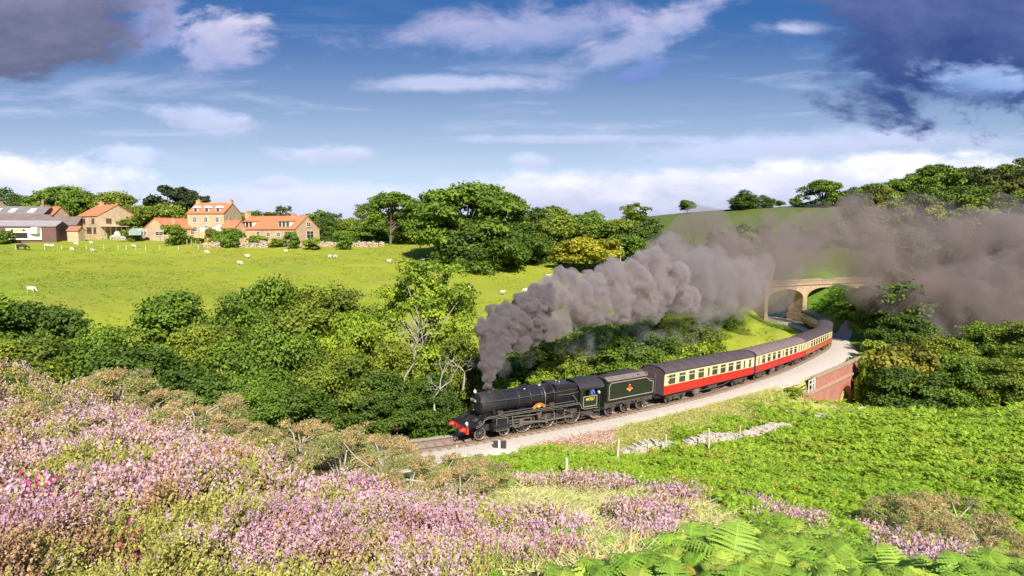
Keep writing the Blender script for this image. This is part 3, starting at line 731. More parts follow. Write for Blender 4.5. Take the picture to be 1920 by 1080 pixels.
    b.bar((lx(6.75), y2, 1.72), (lx(6.55), y2, 1.12), .07, .13); b.bar((lx(6.6), y2, 1.18), (q[0] + .12, y2 + .03 * sg, q[2] + .22), .05, .08)
    b.bar((lx(4.1), y2, 1.56), (lx(3.9), yc, 1.56), .05, .06); b.bar((q[0], y2 + .08 * sg, q[2]), (q[0] + .18, y2 + .08 * sg, q[2] + .34), .05, .1)
    b.build('valve_gear', M['steel'], loco)
    b = MB(); b.prism([(lx(6.0), 1.90), (lx(7.0), 1.90), (lx(6.75), 1.5), (lx(6.72), .95), (lx(6.5), .95), (lx(6.45), 1.5)], yc - .06, yc + .10); b.build('motion_bracket', M['grime'], loco)
    b = MB(); b.cyl((lx(8.62), .92 * sg, 1.62), (lx(8.62), 1.2 * sg, 1.62), .10, n=12); b.tube([(lx(6.3), 1.16 * sg, 1.66), (lx(8.6), 1.2 * sg, 1.60), (lx(9.7), 1.16 * sg, 1.2)], .035, 6)
    b.box(lx(8.9), lx(8.4), .72 * sg - .1, .72 * sg + .1, 1.2, 1.5); b.build('reversing_gear', M['grime'], loco)
    # splashers
    for u in (5.35, 7.45, 9.9):
        seg = [(lx(u) + 1.0 * math.cos(t), .92 + 1.0 * math.sin(t) + .14) for t in np.linspace(math.radians(28), math.radians(152), 13)]
        b = MB(); b.prism([(x, max(z, 1.952)) for x, z in seg], .66 * sg, .98 * sg); b.build('splasher', M['black'], loco)
    # sand pipes, brake gear
    b = MB()
    for u in (5.35, 7.45, 9.9):
        b.box(lx(u + 1.02), lx(u + .93), .80 * sg - .05, .80 * sg + .05, .3, 1.1); b.tube([(lx(u - .75), .80 * sg, 1.3), (lx(u - .98), .8 * sg, .6), (lx(u - .7), .80 * sg, .12)], .03, 5)
    b.bar((lx(11.2), .85 * sg, .32), (lx(5.6), .85 * sg, .32), .04, .06); b.build('brake_gear', M['grime'], loco)
    b = MB(); b.tube([(lx(2.25), .93 * sg, 3.02), (lx(4.5), .98 * sg, 3.0), (lx(8.2), 1.0 * sg, 3.02), (lx(10.2), .99 * sg, 3.06)], .018, 5)
    for u in (2.3, 3.6, 5.0, 6.6, 8.1, 9.8): b.cyl((lx(u), .78 * sg, 3.01), (lx(u), 1.0 * sg, 3.01), .022, n=6)
    b.build('handrail', M['steel'], loco)
# nameplate above the middle splasher (camera side and far side)
for sg in (1, -1):
    seg = [(lx(6.55) + .80 * math.cos(t), 1.55 + .80 * math.sin(t)) for t in np.linspace(math.radians(35), math.radians(145), 17)]
    seg += [(lx(6.55) + .62 * math.cos(t), 1.55 + .62 * math.sin(t)) for t in np.linspace(math.radians(145), math.radians(35), 17)]
    b = MB(); b.prism(seg, 1.10 * sg, 1.16 * sg); npl = b.build('nameplate', M['nameplate'], loco)
    b = MB()
    for r_ in (.80, .62): b.tube([(lx(6.55) + r_ * math.cos(t), 1.165 * sg, 1.55 + r_ * math.sin(t)) for t in np.linspace(math.radians(35), math.radians(145), 15)], .012, 5)
    b.build('brass_edge', M['yellow'], npl)
    b = MB(); b.lathe([(0, 0), (.16, 0), (.16, .03), (0, .03)], (lx(6.55), 1.13 * sg, 2.1), 'y', 14); b.build('crest_plaque', M['yellow'], npl)
# smokebox, boiler, firebox
b = MB(); b.lathe([(0, lx(3.75)), (.90, lx(3.75)), (.90, lx(1.95)), (.885, lx(1.9)), (0, lx(1.9))], (0, 0, ZC), 'x', 36)
b.box(lx(3.4), lx(2.2), -.55, .55, 1.9, 2.2); b.build('smokebox', M['sootblack'], loco)
b = MB(); b.lathe([(0, lx(1.9)), (.86, lx(1.9)), (.86, lx(1.84)), (.80, lx(1.82)), (.72, lx(1.80)), (.5, lx(1.72)), (.25, lx(1.67)), (0, lx(1.66))], (0, 0, ZC), 'x', 32)
sd_ = b.build('smokebox_door', M['black'], loco)
b = MB(); b.lathe([(.0, lx(1.83)), (.895, lx(1.83)), (.9, lx(1.86)), (.80, lx(1.80))], (0, 0, ZC), 'x', 36)
b = MB()
for z_ in (-.34, .34): b.bar((lx(1.70), -.66, ZC + z_), (lx(1.63), 0, ZC + z_), .05, .06); b.bar((lx(1.63), 0, ZC + z_), (lx(1.70), .66, ZC + z_), .05, .06)
b.cyl((lx(1.66), 0, ZC - .05), (lx(1.55), 0, ZC - .05), .05, n=10); b.bar((lx(1.56), 0, ZC - .05), (lx(1.56), .14, ZC - .3), .03, .04)
b.tube([(lx(1.78), .6 * math.cos(t), ZC + .05 + .62 * math.sin(t)) for t in np.linspace(.5, 2.64, 9)], .018, 5); b.build('door_strap', M['sootblack'], sd_)
b = MB(); b.box(lx(1.64), lx(1.61), -.36, .36, ZC + .26, ZC + .44); npx = b.build('number_plate', M['white'], sd_)
text_mesh('number', '44767', .17, M['sootblack'], npx, front_m(lx(1.605), 0, ZC + .35), .006)
b = MB(); b.sphere((lx(1.64), 0, ZC - .42), .07, sq=(.4, 1.4, .8)); b.build('shed_plate', M['white'], sd_)
b = MB(); b.lathe([(.0, lx(8.15)), (.925, lx(8.15)), (.925, lx(6.9)), (.845, lx(3.8)), (.845, lx(3.752)), (0, lx(3.752))], (0, 0, ZC), 'x', 40)
bl = b.build('boiler', M['black'], loco)
b = MB()
for u, r_ in ((3.78, .862), (5.0, .885), (6.0, .91), (7.0, .94), (8.1, .94)): b.lathe([(r_ - .03, lx(u + .035)), (r_, lx(u + .035)), (r_, lx(u - .035)), (r_ - .03, lx(u - .035))], (0, 0, ZC), 'x', 40)
b.build('boiler_band', mat('boiler_band', (.06, .05, .055), .25), bl)
# belpaire firebox
def fbx(w_, zt, zb, r_=.22):
    p_ = []
    for cx_, cz_, a0 in ((w_ - r_, zt - r_, 0), (-w_ + r_, zt - r_, 90)):
        p_ += [(cx_ + r_ * math.cos(math.radians(a0 + t)), cz_ + r_ * math.sin(math.radians(a0 + t))) for t in range(0, 91, 15)]
    return p_ + [(-w_, 2.5), (-w_ * .72, 1.6), (-w_ * .6, zb), (w_ * .6, zb), (w_ * .72, 1.6), (w_, 2.5)]
fa, fb = fbx(.98, 3.62, 1.2), fbx(.90, 3.48, 1.2); n_ = len(fa)
b = MB(); vs = [(lx(8.152), y, z) for y, z in fa] + [(lx(10.4), y, z) for y, z in fb]
b.add(vs, [(i, (i + 1) % n_, n_ + (i + 1) % n_, n_ + i) for i in range(n_)] + [tuple(range(n_)), tuple(range(2 * n_ - 1, n_ - 1, -1))], 0, False)
b.build('firebox', M['black'], loco)
b = MB()
for y in (-.22, .22): b.lathe([(.0, 3.44), (.10, 3.46), (.09, 3.66), (.05, 3.74), (0, 3.75)], (lx(9.0), y, 0), 'z', 12)
b.build('safety_valve', M['steel'], loco)
b = MB(); b.cyl((lx(10.0), -.3, 3.5), (lx(10.0), -.3, 3.72), .035, n=8); b.build('whistle', M['steel'], loco)
b = MB(); b.lathe([(.40, 3.38), (.30, 3.46), (.255, 3.58), (.245, 3.78), (.30, 3.83), (.30, 3.88), (.21, 3.88), (.21, 3.6)], (lx(2.9), 0, 0), 'z', 26); b.build('chimney', M['sootblack'], loco)
b = MB(); b.sphere((lx(5.9), 0, 3.40), .50, 24, 10, sq=(1.15, 1, .62)); b.build('dome', M['black'], loco)
b = MB(); b.lathe([(0, 3.3), (.28, 3.42), (.24, 3.62), (.12, 3.68), (0, 3.69)], (lx(7.25), 0, 0), 'z', 16)
b.tube([(lx(7.25), .2, 3.5), (lx(7.25), .6, 3.42), (lx(7.22), .93, 3.0), (lx(7.2), 1.0, 2.5), (lx(7.2), .98, 2.0)], .04, 6); b.tube([(lx(7.25), -.2, 3.5), (lx(7.25), -.6, 3.42), (lx(7.22), -.93, 3.0), (lx(7.2), -1.0, 2.4)], .04, 6)
b.build('top_feed', M['steel'], loco)
b = MB(); b.tube([(lx(8.3), 1.06, 2.75), (lx(9.2), 1.08, 2.72), (lx(10.35), 1.04, 2.78)], .03, 6); b.tube([(lx(9.7), 1.05, 2.6), (lx(9.95), 1.12, 2.3), (lx(10.1), 1.14, 1.98)], .045, 6)
b.tube([(lx(3.2), 1.1, 2.02), (lx(6.0), 1.12, 2.04), (lx(9.9), 1.1, 2.06)], .03, 6); b.build('injector_pipe', M['steel'], loco)
b = MB(); b.box(lx(3.4), lx(3.0), 1.0, 1.22, 1.95, 2.2); b.build('lubricator', M['grime'], loco)
b = MB(); b.box(lx(7.9), lx(7.5), 1.0, 1.2, 1.95, 2.22); b.build('lubricator', M['grime'], loco)
# cab
cz0, cz1 = 1.32, 3.05
b = MB()
for sg in (-1, 1):
    y = 1.27 * sg; yy = (y - .02, y + .02)
    # side sheet with window opening: lower panel, pillars, top strip
    b.prism([(lx(10.32), 1.86), (lx(10.50), 1.40), (lx(10.75), 1.28), (lx(12.1), 1.28), (lx(12.1), 2.42), (lx(10.32), 2.42)], *yy)
    b.box(lx(10.62), lx(10.32), yy[0], yy[1], 2.42, 3.10); b.box(lx(11.35), lx(11.18), yy[0], yy[1], 2.42, 3.10)
    b.box(lx(12.1), lx(11.35), yy[0], yy[1], 3.02, 3.10); b.box(lx(11.18), lx(10.62), yy[0], yy[1], 3.0, 3.10)
b.prism([(-1.25, 1.3), (1.25, 1.3), (1.25, 3.1), (.8, 3.52), (0, 3.66), (-.8, 3.52), (-1.25, 3.1)], lx(10.40), lx(10.36), 'x')
cab = b.build('cab', M['lineblack'], loco)
b = MB(); arc = [(1.33 * math.sin(t), 2.86 + (.98 * math.cos(t)) * .92 - .08) for t in np.linspace(-1.32, 1.32, 19)]
b.prism(arc + [(y, z - .05) for y, z in arc[::-1]], lx(12.75), lx(10.25), 'x', sm=False); b.box(lx(11.7), lx(10.9), -.38, .38, 3.64, 3.72); b.build('roof', M['sootblack'], cab)
b = MB(); b.box(lx(12.4), lx(10.4), -1.1, 1.1, 1.30, 1.38); b.build('floor', M['sootblack'], cab)
b = MB(); b.box(lx(10.55), lx(10.42), -.7, .7, 1.5, 3.1); b.build('backhead', M['grime'], cab)
b = MB(); sq = [(lx(10.62), 1.46), (lx(10.62), 2.34), (lx(11.95), 2.34), (lx(11.95), 1.46), (lx(10.62), 1.46)]
for p_, q_ in zip(sq[:-1], sq[1:]): b.bar((p_[0], 1.297, p_[1]), (q_[0], 1.297, q_[1]), .02, .055)
lp = [(lx(10.24), 1.86), (lx(10.36), 1.62), (lx(10.46), 1.38), (lx(10.8), 1.25), (lx(12.1), 1.25)]
b.tube([(x, 1.30, z) for x, z in lp], .022, 5); b.build('cab_lining', M['lining'], cab)
text_mesh('cab_number', '44767', .40, M['yellow'], cab, side_m(lx(11.28), 1.295, 2.06), .012)
b = MB()
for y in (1.36, -1.36): b = MB(); b.cyl((lx(12.2), y, 1.35), (lx(12.2), y, 2.9), .02, n=6); b.build('grab_rail', M['grime'], cab)
b = MB()
b.box(lx(12.3), lx(11.7), 1.0, 1.32, .50, .56); b.box(lx(12.3), lx(11.7), 1.0, 1.32, .92, .98); b.box(lx(12.28), lx(12.24), 1.05, 1.3, .5, 1.3); b.build('cab_step', M['grime'], cab)
b = MB(); b.box(lx(12.3), lx(10.7), -1.0, 1.0, .55, 1.0); b.tube([(lx(10.6), 1.05, .9), (lx(11.3), 1.12, .6), (lx(11.8), 1.1, .8)], .06, 6); b.build('drag_box', M['grime'], loco)
# lamps
def lamp(x, y, z, par):
    b = MB(); b.box(x - .08, x + .08, y - .08, y + .08, z, z + .2); b.lathe([(.08, z + .2), (.04, z + .27), (0, z + .28)], (x, y, 0), 'z', 10); b.cyl((x + .09, y, z + .13), (x + .13, y, z + .13), .055, n=12)
    b.build('lamp', M['white'], par)
lamp(lx(1.75), 0, ZC + .92, loco); lamp(lx(.75), 0.72, 1.34, loco)
b = MB(); b.lathe([(0, 0), (.13, 0), (.15, .08), (.13, .16), (0, .17)], (lx(12.28), 1.22, 2.55), 'x', 12); b.build('cab_white_disc', M['white'], cab)  # small white round thing at the cab doorway, of unknown kind

# driver leaning from the cab window
def skin_person(name, joints, edges, radii, mats_col, parent=None, sub=2):
    me = bpy.data.meshes.new(name); me.from_pydata(joints, edges, []); o = bpy.data.objects.new(name, me); COL.objects.link(o)
    sk = o.modifiers.new('skin', 'SKIN'); sk.use_smooth_shade = True
    for i, r_ in enumerate(radii): me.skin_vertices[0].data[i].radius = (r_, r_)
    me.skin_vertices[0].data[0].use_root = True
    ss = o.modifiers.new('sub', 'SUBSURF'); ss.levels = sub; ss.render_levels = sub
    me.materials.append(mats_col); return o
M['blue'] = mat('blue_cotton', (.10, .16, .45), .85, var=.2, scale=10)
M['skinm'] = mat('skin', (.55, .33, .24), .6)
def cab_person(x, y, facing, label, jacket, cap, zf=1.38):
    J = [(0, 0, .92), (0, 0, 1.18), (.03, 0, 1.42), (.06, 0, 1.52), (.09, 0, 1.62), (.12, 0, 1.74), (0, .20, 1.40), (.10, .34, 1.14), (.32, .30, 1.08), (0, -.20, 1.40), (.05, -.28, 1.12), (.25, -.22, .98), (0, .10, .88), (.04, .11, .48), (0, .11, .06), (.14, .11, .03), (0, -.10, .88), (-.02, -.11, .48), (-.04, -.11, .06), (.10, -.11, .03)]
    E = [(0, 1), (1, 2), (2, 3), (3, 4), (4, 5), (2, 6), (6, 7), (7, 8), (2, 9), (9, 10), (10, 11), (0, 12), (12, 13), (13, 14), (14, 15), (0, 16), (16, 17), (17, 18), (18, 19)]
    Rr = [.16, .15, .16, .06, .10, .09, .075, .05, .035, .075, .05, .035, .09, .065, .045, .035, .09, .065, .045, .035]
    o = skin_person('person', J, E, Rr, jacket); wm = Vector(loco.matrix_basis @ Vector((x, y, zf))) if False else None
    bpy.context.view_layer.update(); o.matrix_world = loco.matrix_world @ Matrix.Translation((x, y, zf)) @ Matrix.Rotation(facing, 4, 'Z')
    b = MB(); b.sphere((.125, 0, 1.70), .108, 14, 10, 0, (.95, .82, 1.15)); b.sphere((.235, 0, 1.69), .02, 6, 5); b.build('face', M['skinm'], o)
    b = MB(); b.sphere((.105, 0, 1.775), .115, 14, 8, 0, (1, .95, .62)); b.box(.16, .27, -.07, .07, 1.755, 1.775); b.build('cap', cap, o)
    tag(o, label, 'person'); return o
bpy.context.view_layer.update()
cab_person(lx(11.62), .98, math.radians(35), 'person in blue overalls and dark cap leaning at the locomotive cab opening', M['blue'], M['sootblack'])
cab_person(lx(12.0), -.5, math.radians(-170), 'person in dark overalls standing at the back of the locomotive cab', M['sootblack'], M['white'])

# tender
T0, T1 = 12.5 * KX + .25, 21.6
ten = vehicle('tender', T0, T1, 'black coal tender with lined side and red crest behind the locomotive', 'tender'); TL = T1 - T0; ten.scale = (1, 1.08, 1)
prof = [(-.35, 1.45), (-.35, 3.0), (-.6, 3.30), (-TL * .80, 3.30), (-TL * .84, 3.12), (-TL * .86, 2.95), (-TL * .90, 2.87), (-TL + .3, 2.87), (-TL + .3, 1.45)]
b = MB()
b.prism(prof, 1.20, 1.26); b.prism(prof, -1.26, -1.20)
b.box(-TL + .28, -.33, -1.198, 1.198, 1.45, 1.55); b.box(-TL + .30, -TL + .38, -1.198, 1.198, 1.551, 2.85)
b.prism([(-1.198, 1.551), (1.198, 1.551), (1.198, 3.3), (.9, 3.5), (-.9, 3.5), (-1.198, 3.3)], -.40, -.34, 'x')
body = b.build('tank_body', M['lineblack'], ten)
b = MB(); sl = [(-.45, 3.301), (-TL * .80, 3.301), (-TL * .80, 3.36), (-.45, 3.36)]
for sg in (-1, 1):
    vs = [(-.42, 1.26 * sg, 3.302), (-TL * .80, 1.26 * sg, 3.302), (-TL * .80, .80 * sg, 3.62), (-.42, .80 * sg, 3.62)]
    b.add(vs, [(0, 1, 2, 3)]); b.add([(x, y - .03 * sg, z) for x, y, z in vs], [(3, 2, 1, 0)])
b.box(-TL * .82, -TL * .80, -1.19, 1.19, 2.87, 3.62); b.box(-TL + .38, -TL * .821, -1.19, 1.19, 2.80, 2.868)
b.build('coal_plate', M['roofpale'], body)
xs_, ys_ = np.meshgrid(np.linspace(-TL * .79, -.45, 40), np.linspace(-1.15, 1.15, 20), indexing='ij')
zs_ = 3.18 + .52 * (1 - (ys_ / 1.4) ** 2) * (.75 + .25 * np.sin(xs_ * 1.1)) + (fbm(xs_ * 3 + 9, ys_ * 3, 4) - .5) * .45
g_ = grid_mesh('coal', xs_, ys_, zs_, None, M['coal']); g_.parent = ten
b = MB(); inner = [(-.62, 1.62), (-.62, 2.85), (-.85, 3.14), (-TL * .785, 3.14), (-TL * .825, 2.98), (-TL * .85, 2.80), (-TL * .895, 2.71), (-TL + .55, 2.71), (-TL + .55, 1.62), (-.62, 1.62)]
for p_, q_ in zip(inner[:-1], inner[1:]): b.bar((p_[0], 1.272, p_[1]), (q_[0], 1.272, q_[1]), .02, .06)
b.build('side_lining', M['lining'], body)
# crest: a red lion on a wheel under a crown, yellow supporters
cx = -TL * .46
b = MB(); b.sphere((cx, 1.27, 2.42), .26, 16, 8, 0, (.85, .06, 1)); b.sphere((cx + .02, 1.275, 2.66), .10, 10, 6, 0, (1, .1, 1)); cr_ = b.build('crest', mat('crest_red', (.70, .06, .02), .5), body)
b = MB(); b.sphere((cx, 1.285, 2.22), .13, 14, 6, 0, (1, .1, 1)); b.prism([(cx - .46, 2.34), (cx - .22, 2.44), (cx - .22, 2.26)], 1.27, 1.285); b.prism([(cx + .46, 2.34), (cx + .22, 2.44), (cx + .22, 2.26)], 1.27, 1.285)
b.box(cx - .09, cx + .09, 1.27, 1.29, 2.70, 2.76); b.build('crest_wheel', mat('crest_yellow', (.80, .55, .12), .5), cr_)
b = MB()
for sg in (-1, 1):
    fr = [(-.3, 1.45), (-.3, .85), (-1.2, .80), (-1.6, 1.1), (-2.7, 1.1), (-3.1, .80), (-3.5, 1.1), (-4.6, 1.1), (-5.0, .8), (-TL + 1.5, 1.0), (-TL + .35, .85), (-TL + .35, 1.45)]
    b.prism(fr, 1.02 * sg, 1.08 * sg)
b.build('tender_frame', M['grime'], ten)
for u in (1.25, 3.4, 5.55):
    for sg in (-1, 1):
        wheel(ten, -u, .80 * sg, .64, 10, 'tender_wheel')
        b = MB(); b.box(-u - .16, -u + .16, 1.08 * sg, 1.24 * sg, .48, .86) if sg > 0 else b.box(-u - .16, -u + .16, -1.24, -1.08, .48, .86)
        for k in range(4): b.box(-u - .5 + .1 * k, -u + .5 - .1 * k, min(1.09 * sg, 1.2 * sg), max(1.09 * sg, 1.2 * sg), .90 + .07 * k, .955 + .07 * k)
        b.build('axle_box', M['grime'], ten)
b = MB(); b.box(-TL + .28, -TL + .22, -1.2, 1.2, 1.0, 1.45)
for y in (-.87, .87): b.cyl((-TL + .22, y, 1.05), (-TL - .1, y, 1.05), .12, n=12); b.cyl((-TL - .1, y, 1.05), (-TL - .14, y, 1.05), .22, n=14)
b.bar((-TL + 1.0, 1.15, .5), (-TL + .6, 1.15, .5), .25, .05); b.build('rear_beam', M['sootblack'], ten)

# coaches
def coach(u0, u1, label, pattern, lower, roofm, marks=False):
    c = vehicle('passenger_coach', u0, u1, label, 'railway coach', 'cream and red coaches behind the tender'); L = u1 - u0
    zb, zw, zt = 1.08, 1.98, 3.18
    b = MB()
    for y in (-1.38, 1.34): b.box(-L + .05, -.05, y, y + .04, zb, zw)
    b.box(-L + .09, -.09, -1.34, 1.34, zb, zb + .06); lo = b.build('lower_panel', lower, c)
    b = MB()
    for y in (-1.38, 1.34): b.box(-L + .05, -.05, y, y + .04, zw + .002, zt)
    up = b.build('upper_panel', M['cream'], c)
    for x in (-L + .05, -.09):
        b = MB(); b.prism([(-1.33, zb), (1.33, zb), (1.33, zt), (.9, 3.62), (0, 3.82), (-.9, 3.62), (-1.33, zt)], x, x + .04, 'x')
        x0, x1 = (-.06, .22) if x > -1 else (-L - .22, -L + .06); b.box(x0, x1, -.42, .42, 1.1, 3.15); b.build('coach_end', M['roof'], c)
    arc = [(1.42 * math.sin(t), 3.18 + .68 * math.cos(t) ** .85 if math.cos(t) > 0 else 3.18) for t in np.linspace(-math.pi / 2 + 1e-4, math.pi / 2 - 1e-4, 21)]
    b = MB(); b.prism(arc + [(y * .97, z - .05) for y, z in arc[::-1]], -L, 0, 'x')
    rf = b.build('roof', roofm, c)
    b = MB()
    for i in range(1, 12): x = -L * i / 12; b.lathe([(.11, 3.76), (.16, 3.86), (.13, 3.93), (0, 3.94)], (x, .42 if i % 2 else -.42, 0), 'z', 8)
    for i in range(1, 9):
        x = -L * i / 9; b.tube([(x, y * 1.003, z + .012) for y, z in arc], .018, 4)
    b.build('roof_vent', roofm, rf)
    for f, kind in pattern:
        x = -L * f
        for sg in (1, -1):
            ya, yb = (1.382, 1.40) if sg > 0 else (-1.40, -1.382); yg = 1.403 * sg
            b = MB()
            if kind == 'W':
                w_ = .62; b.box(x - w_, x + w_, ya, yb, 2.06, 3.02, 0)
                b.box(x - w_ + .05, x + w_ - .05, min(yg, yb * 1.0015), max(yg, yb * 1.0015), 2.10, 2.66, 1)
                b.box(x - w_ + .05, x - .04, min(yg, yb), max(yg, yb), 2.74, 2.97, 1); b.box(x + .04, x + w_ - .05, min(yg, yb), max(yg, yb), 2.74, 2.97, 1)
                b.box(x - w_ - .02, x + w_ + .02, min(yg, yb), max(yg, yb), 2.665, 2.735, 2)
            elif kind == 'n':
                b.box(x - .20, x + .20, ya, yb, 2.06, 2.98, 0); b.box(x - .16, x + .16, min(yg, yb), max(yg, yb), 2.12, 2.92, 1)
            elif kind == 'm':
                b.box(x - .32, x + .32, ya, yb, 2.06, 3.0, 0); b.box(x - .27, x + .27, min(yg, yb), max(yg, yb), 2.10, 2.60, 1); b.box(x - .27, x + .27, min(yg, yb), max(yg, yb), 2.72, 2.92, 1)
            b.build('window', [M['winframe'], M['glass'], M['cream']], c)
    if marks:
        b = MB(); b.prism([(-.62, 2.86), (-.95, 2.74), (-.95, 2.98)], 1.382, 1.40); b.box(-.56, -.46, 1.382, 1.40, 2.80, 2.96); b.prism([(-.62, 2.32), (-.85, 2.2), (-.95, 2.42)], 1.382, 1.40)
        b.build('side_marking', M['sootblack'], c)
    b = MB(); b.box(-L + .2, -.2, -1.2, 1.2, .92, zb - .002)
    b.box(-L * .5 - 1.4, -L * .5 + .6, -1.1, 1.1, .45, .92); b.box(-L * .36 - .5, -L * .36 + .4, .6, 1.15, .5, .92)
    for sg in (-1, 1):
        b.bar((-L * .26, 1.1 * sg, .9), (-L * .36, 1.1 * sg, .55), .06, .08); b.bar((-L * .36, 1.1 * sg, .55), (-L * .64, 1.1 * sg, .55), .06, .08); b.bar((-L * .64, 1.1 * sg, .55), (-L * .74, 1.1 * sg, .9), .06, .08)
    b.build('underframe', M['grime'], c)
    b = MB(); b.box(-L * .33 - .45, -L * .33 + .45, 1.0, 1.3, .42, .90); b.build('battery_box', M['roofpale'], c)
    for xb in (-3.0, -L + 3.0):
        b = MB()
        for sg in (-1, 1):
            ya, yb = sorted((.98 * sg, 1.08 * sg)); b.box(xb - 1.9, xb + 1.9, ya, yb, .62, .80); b.box(xb - .5, xb + .5, ya, yb * 1.0 + .05, .35, .62)
            for dx in (-1.3, 1.3): b.box(xb + dx - .25, xb + dx + .25, min(1.09 * sg, 1.22 * sg), max(1.09 * sg, 1.22 * sg), .34, .74)
        b.box(xb - 1.5, xb + 1.5, -.9, .9, .5, .75); bg_ = b.build('bogie', M['grime'], c)
        for dx in (-1.3, 1.3):
            for sg in (-1, 1): wheel(bg_, xb + dx, .80 * sg, .46, 0, 'wheel')
    return c
PA = [(.07 + .095 * i, 'W') for i in range(4)] + [(.435, 'n')] + [(.505 + .094 * i, 'W') for i in range(4)] + [(.865, 'n'), (.94, 'm')]
PB = [(.045, 'n')] + [(.125 + .095 * i, 'W') for i in range(4)] + [(.49, 'n')] + [(.565 + .095 * i, 'W') for i in range(3)] + [(.84, 'n'), (.895, 'n'), (.955, 'n')]
PC = [(.05, 'n'), (.10, 'n')] + [(.19 + .09 * i, 'W') for i in range(8)] + [(.91, 'n'), (.95, 'n')]
u = 22.35; Ls = [20.9, 23.4, 24.4, 21.0, 21.0]
coach(u, u + Ls[0], 'cream and bright red coach coupled directly behind the tender', PA, M['crimson'], M['roof'], True); u += Ls[0] + .6
coach(u, u + Ls[1], 'cream and red coach, second from the tender, with a paler dusty roof', PB, M['crimson'], M['roofpale']); u += Ls[1] + .6
coach(u, u + Ls[2], 'third coach from the tender, cream over orange red', PC, M['brownred'], M['roof']); u += Ls[2] + .6
coach(u, u + Ls[3], 'fourth coach from the tender, turning away on the outside of the curve', PC, M['brownred'], M['roof']); u += Ls[3] + .6
coach(u, u + Ls[4], 'last visible coach, only its dark roof showing near the stone bridge', PA, M['brownred'], M['roof'])

# ---------------------------------------------------------------- trees
def leaves(C, Nn, size, cols, r, flat=.75, aspect=1.6):
    """rhombic leaf clumps at C facing roughly Nn"""
    n = len(C); a = r.normal(size=(n, 3)); Nn = Nn + r.normal(size=(n, 3)) * flat; Nn /= np.linalg.norm(Nn, axis=1)[:, None] + 1e-9
    t = a - (a * Nn).sum(1)[:, None] * Nn; t /= np.linalg.norm(t, axis=1)[:, None] + 1e-9; b = np.cross(Nn, t)
    s = (size * r.uniform(.6, 1.35, n))[:, None]
    return np.stack([C - t * s * aspect / 2, C - b * s / 2 + Nn * s * .12, C + t * s * aspect / 2, C + b * s / 2 + Nn * s * .12], 1), cols
def crown_arrays(r, rx, rz, zc, n_lobe, n_leaf, size, base, var=.25, hollow=.35, lobe=(.26, .42), skirt=0.0, yellow=0.0, shape='round'):
    """leaf quads of a crown: lobes on an ellipsoidal envelope, clumps on the lobes"""
    d = r.normal(size=(n_lobe, 3)); d /= np.linalg.norm(d, axis=1)[:, None]; d[:, 2] = np.where(d[:, 2] < -.55 + skirt * -.4, -d[:, 2], d[:, 2])
    rad = r.uniform(hollow, .82, n_lobe) ** .6
    w_ = 1.0
    if shape == 'cone': w_ = np.clip(1.05 - .62 * (d[:, 2] + .4), .35, 1.1)[:, None]
    LC = d * rad[:, None] * np.array([rx, rx, rz]); LC[:, :2] *= w_
    LC[:, 2] += zc; LR = r.uniform(*lobe, n_lobe) * min(rx, rz * 1.2) * (1.1 - .25 * rad)
    m_per = max(6, int(22)); Q = []; Cc = []; tints = r.uniform(-1, 1, n_lobe)
    per = n_leaf * LR ** 2 / (LR ** 2).sum()
    for i in range(n_lobe):
        k = int(per[i]) + 8; dd = r.normal(size=(m_per, 3)); dd /= np.linalg.norm(dd, axis=1)[:, None]
        dd[:, 2] = np.where(dd[:, 2] < -.35, dd[:, 2] * -.7, dd[:, 2])
        sub = LC[i] + dd * LR[i] * np.array([1.12, 1.12, .8]) * r.uniform(.82, 1.08, (m_per, 1)); st = r.uniform(-1, 1, m_per)
        j = r.integers(0, m_per, k); g = r.normal(size=(k, 3)) * LR[i] * np.array([.26, .26, .15])
        C = sub[j] + g; out = (C - LC[i]); out /= np.linalg.norm(out, axis=1)[:, None] + 1e-9
        v = 1 + var * (.45 * tints[i] + .35 * st[j] + .5 * r.uniform(-1, 1, k)); yl = np.clip(yellow + .35 * tints[i] + .25 * st[j] + .15 * r.normal(size=k), 0, 1)
        c = np.array(base)[None, :] * v[:, None]; c = c * (1 - yl[:, None]) + c * np.array([1.5, 1.27, .8]) * yl[:, None]
        q, c = leaves(C, out + np.array([0, 0, .55]), np.full(k, size), c, r); Q.append(q); Cc.append(c)
    return np.concatenate(Q), np.concatenate(Cc), LC, LR
def trunk_mb(r, hgt, rad, LC, n_limb=7, mt=0, lean=.04):
    mb = MB(); k = 6; p = [(lean * hgt * math.sin(i * .7) * .3, lean * hgt * math.cos(i) * .3, hgt * i / k) for i in range(k + 1)]
    mb.tube([(0, 0, -.8)] + p[1:], [rad * 1.35] + [rad * (1 - .11 * i) for i in range(1, k + 1)], 8, mt)
    idx = r.permutation(len(LC))[:n_limb]
    for i in idx:
        f = r.uniform(.45, .98); z0 = hgt * f; q = Vector(LC[i]); s_ = Vector((p[int(f * k)][0], p[int(f * k)][1], z0)); mid = s_.lerp(q, .5) + Vector((0, 0, .06 * hgt)) + Vector(r.normal(size=3)) * .04 * hgt
        mb.tube([s_, mid, q], [rad * .5, rad * .32, rad * .12], 6, mt)
    return mb
PROTO = {}
G_DARK, G_MID, G_OLV, G_LIT, G_YEL, G_PINE = (.095, .160, .024), (.150, .245, .030), (.19, .255, .034), (.25, .36, .035), (.33, .34, .035), (.055, .085, .03)
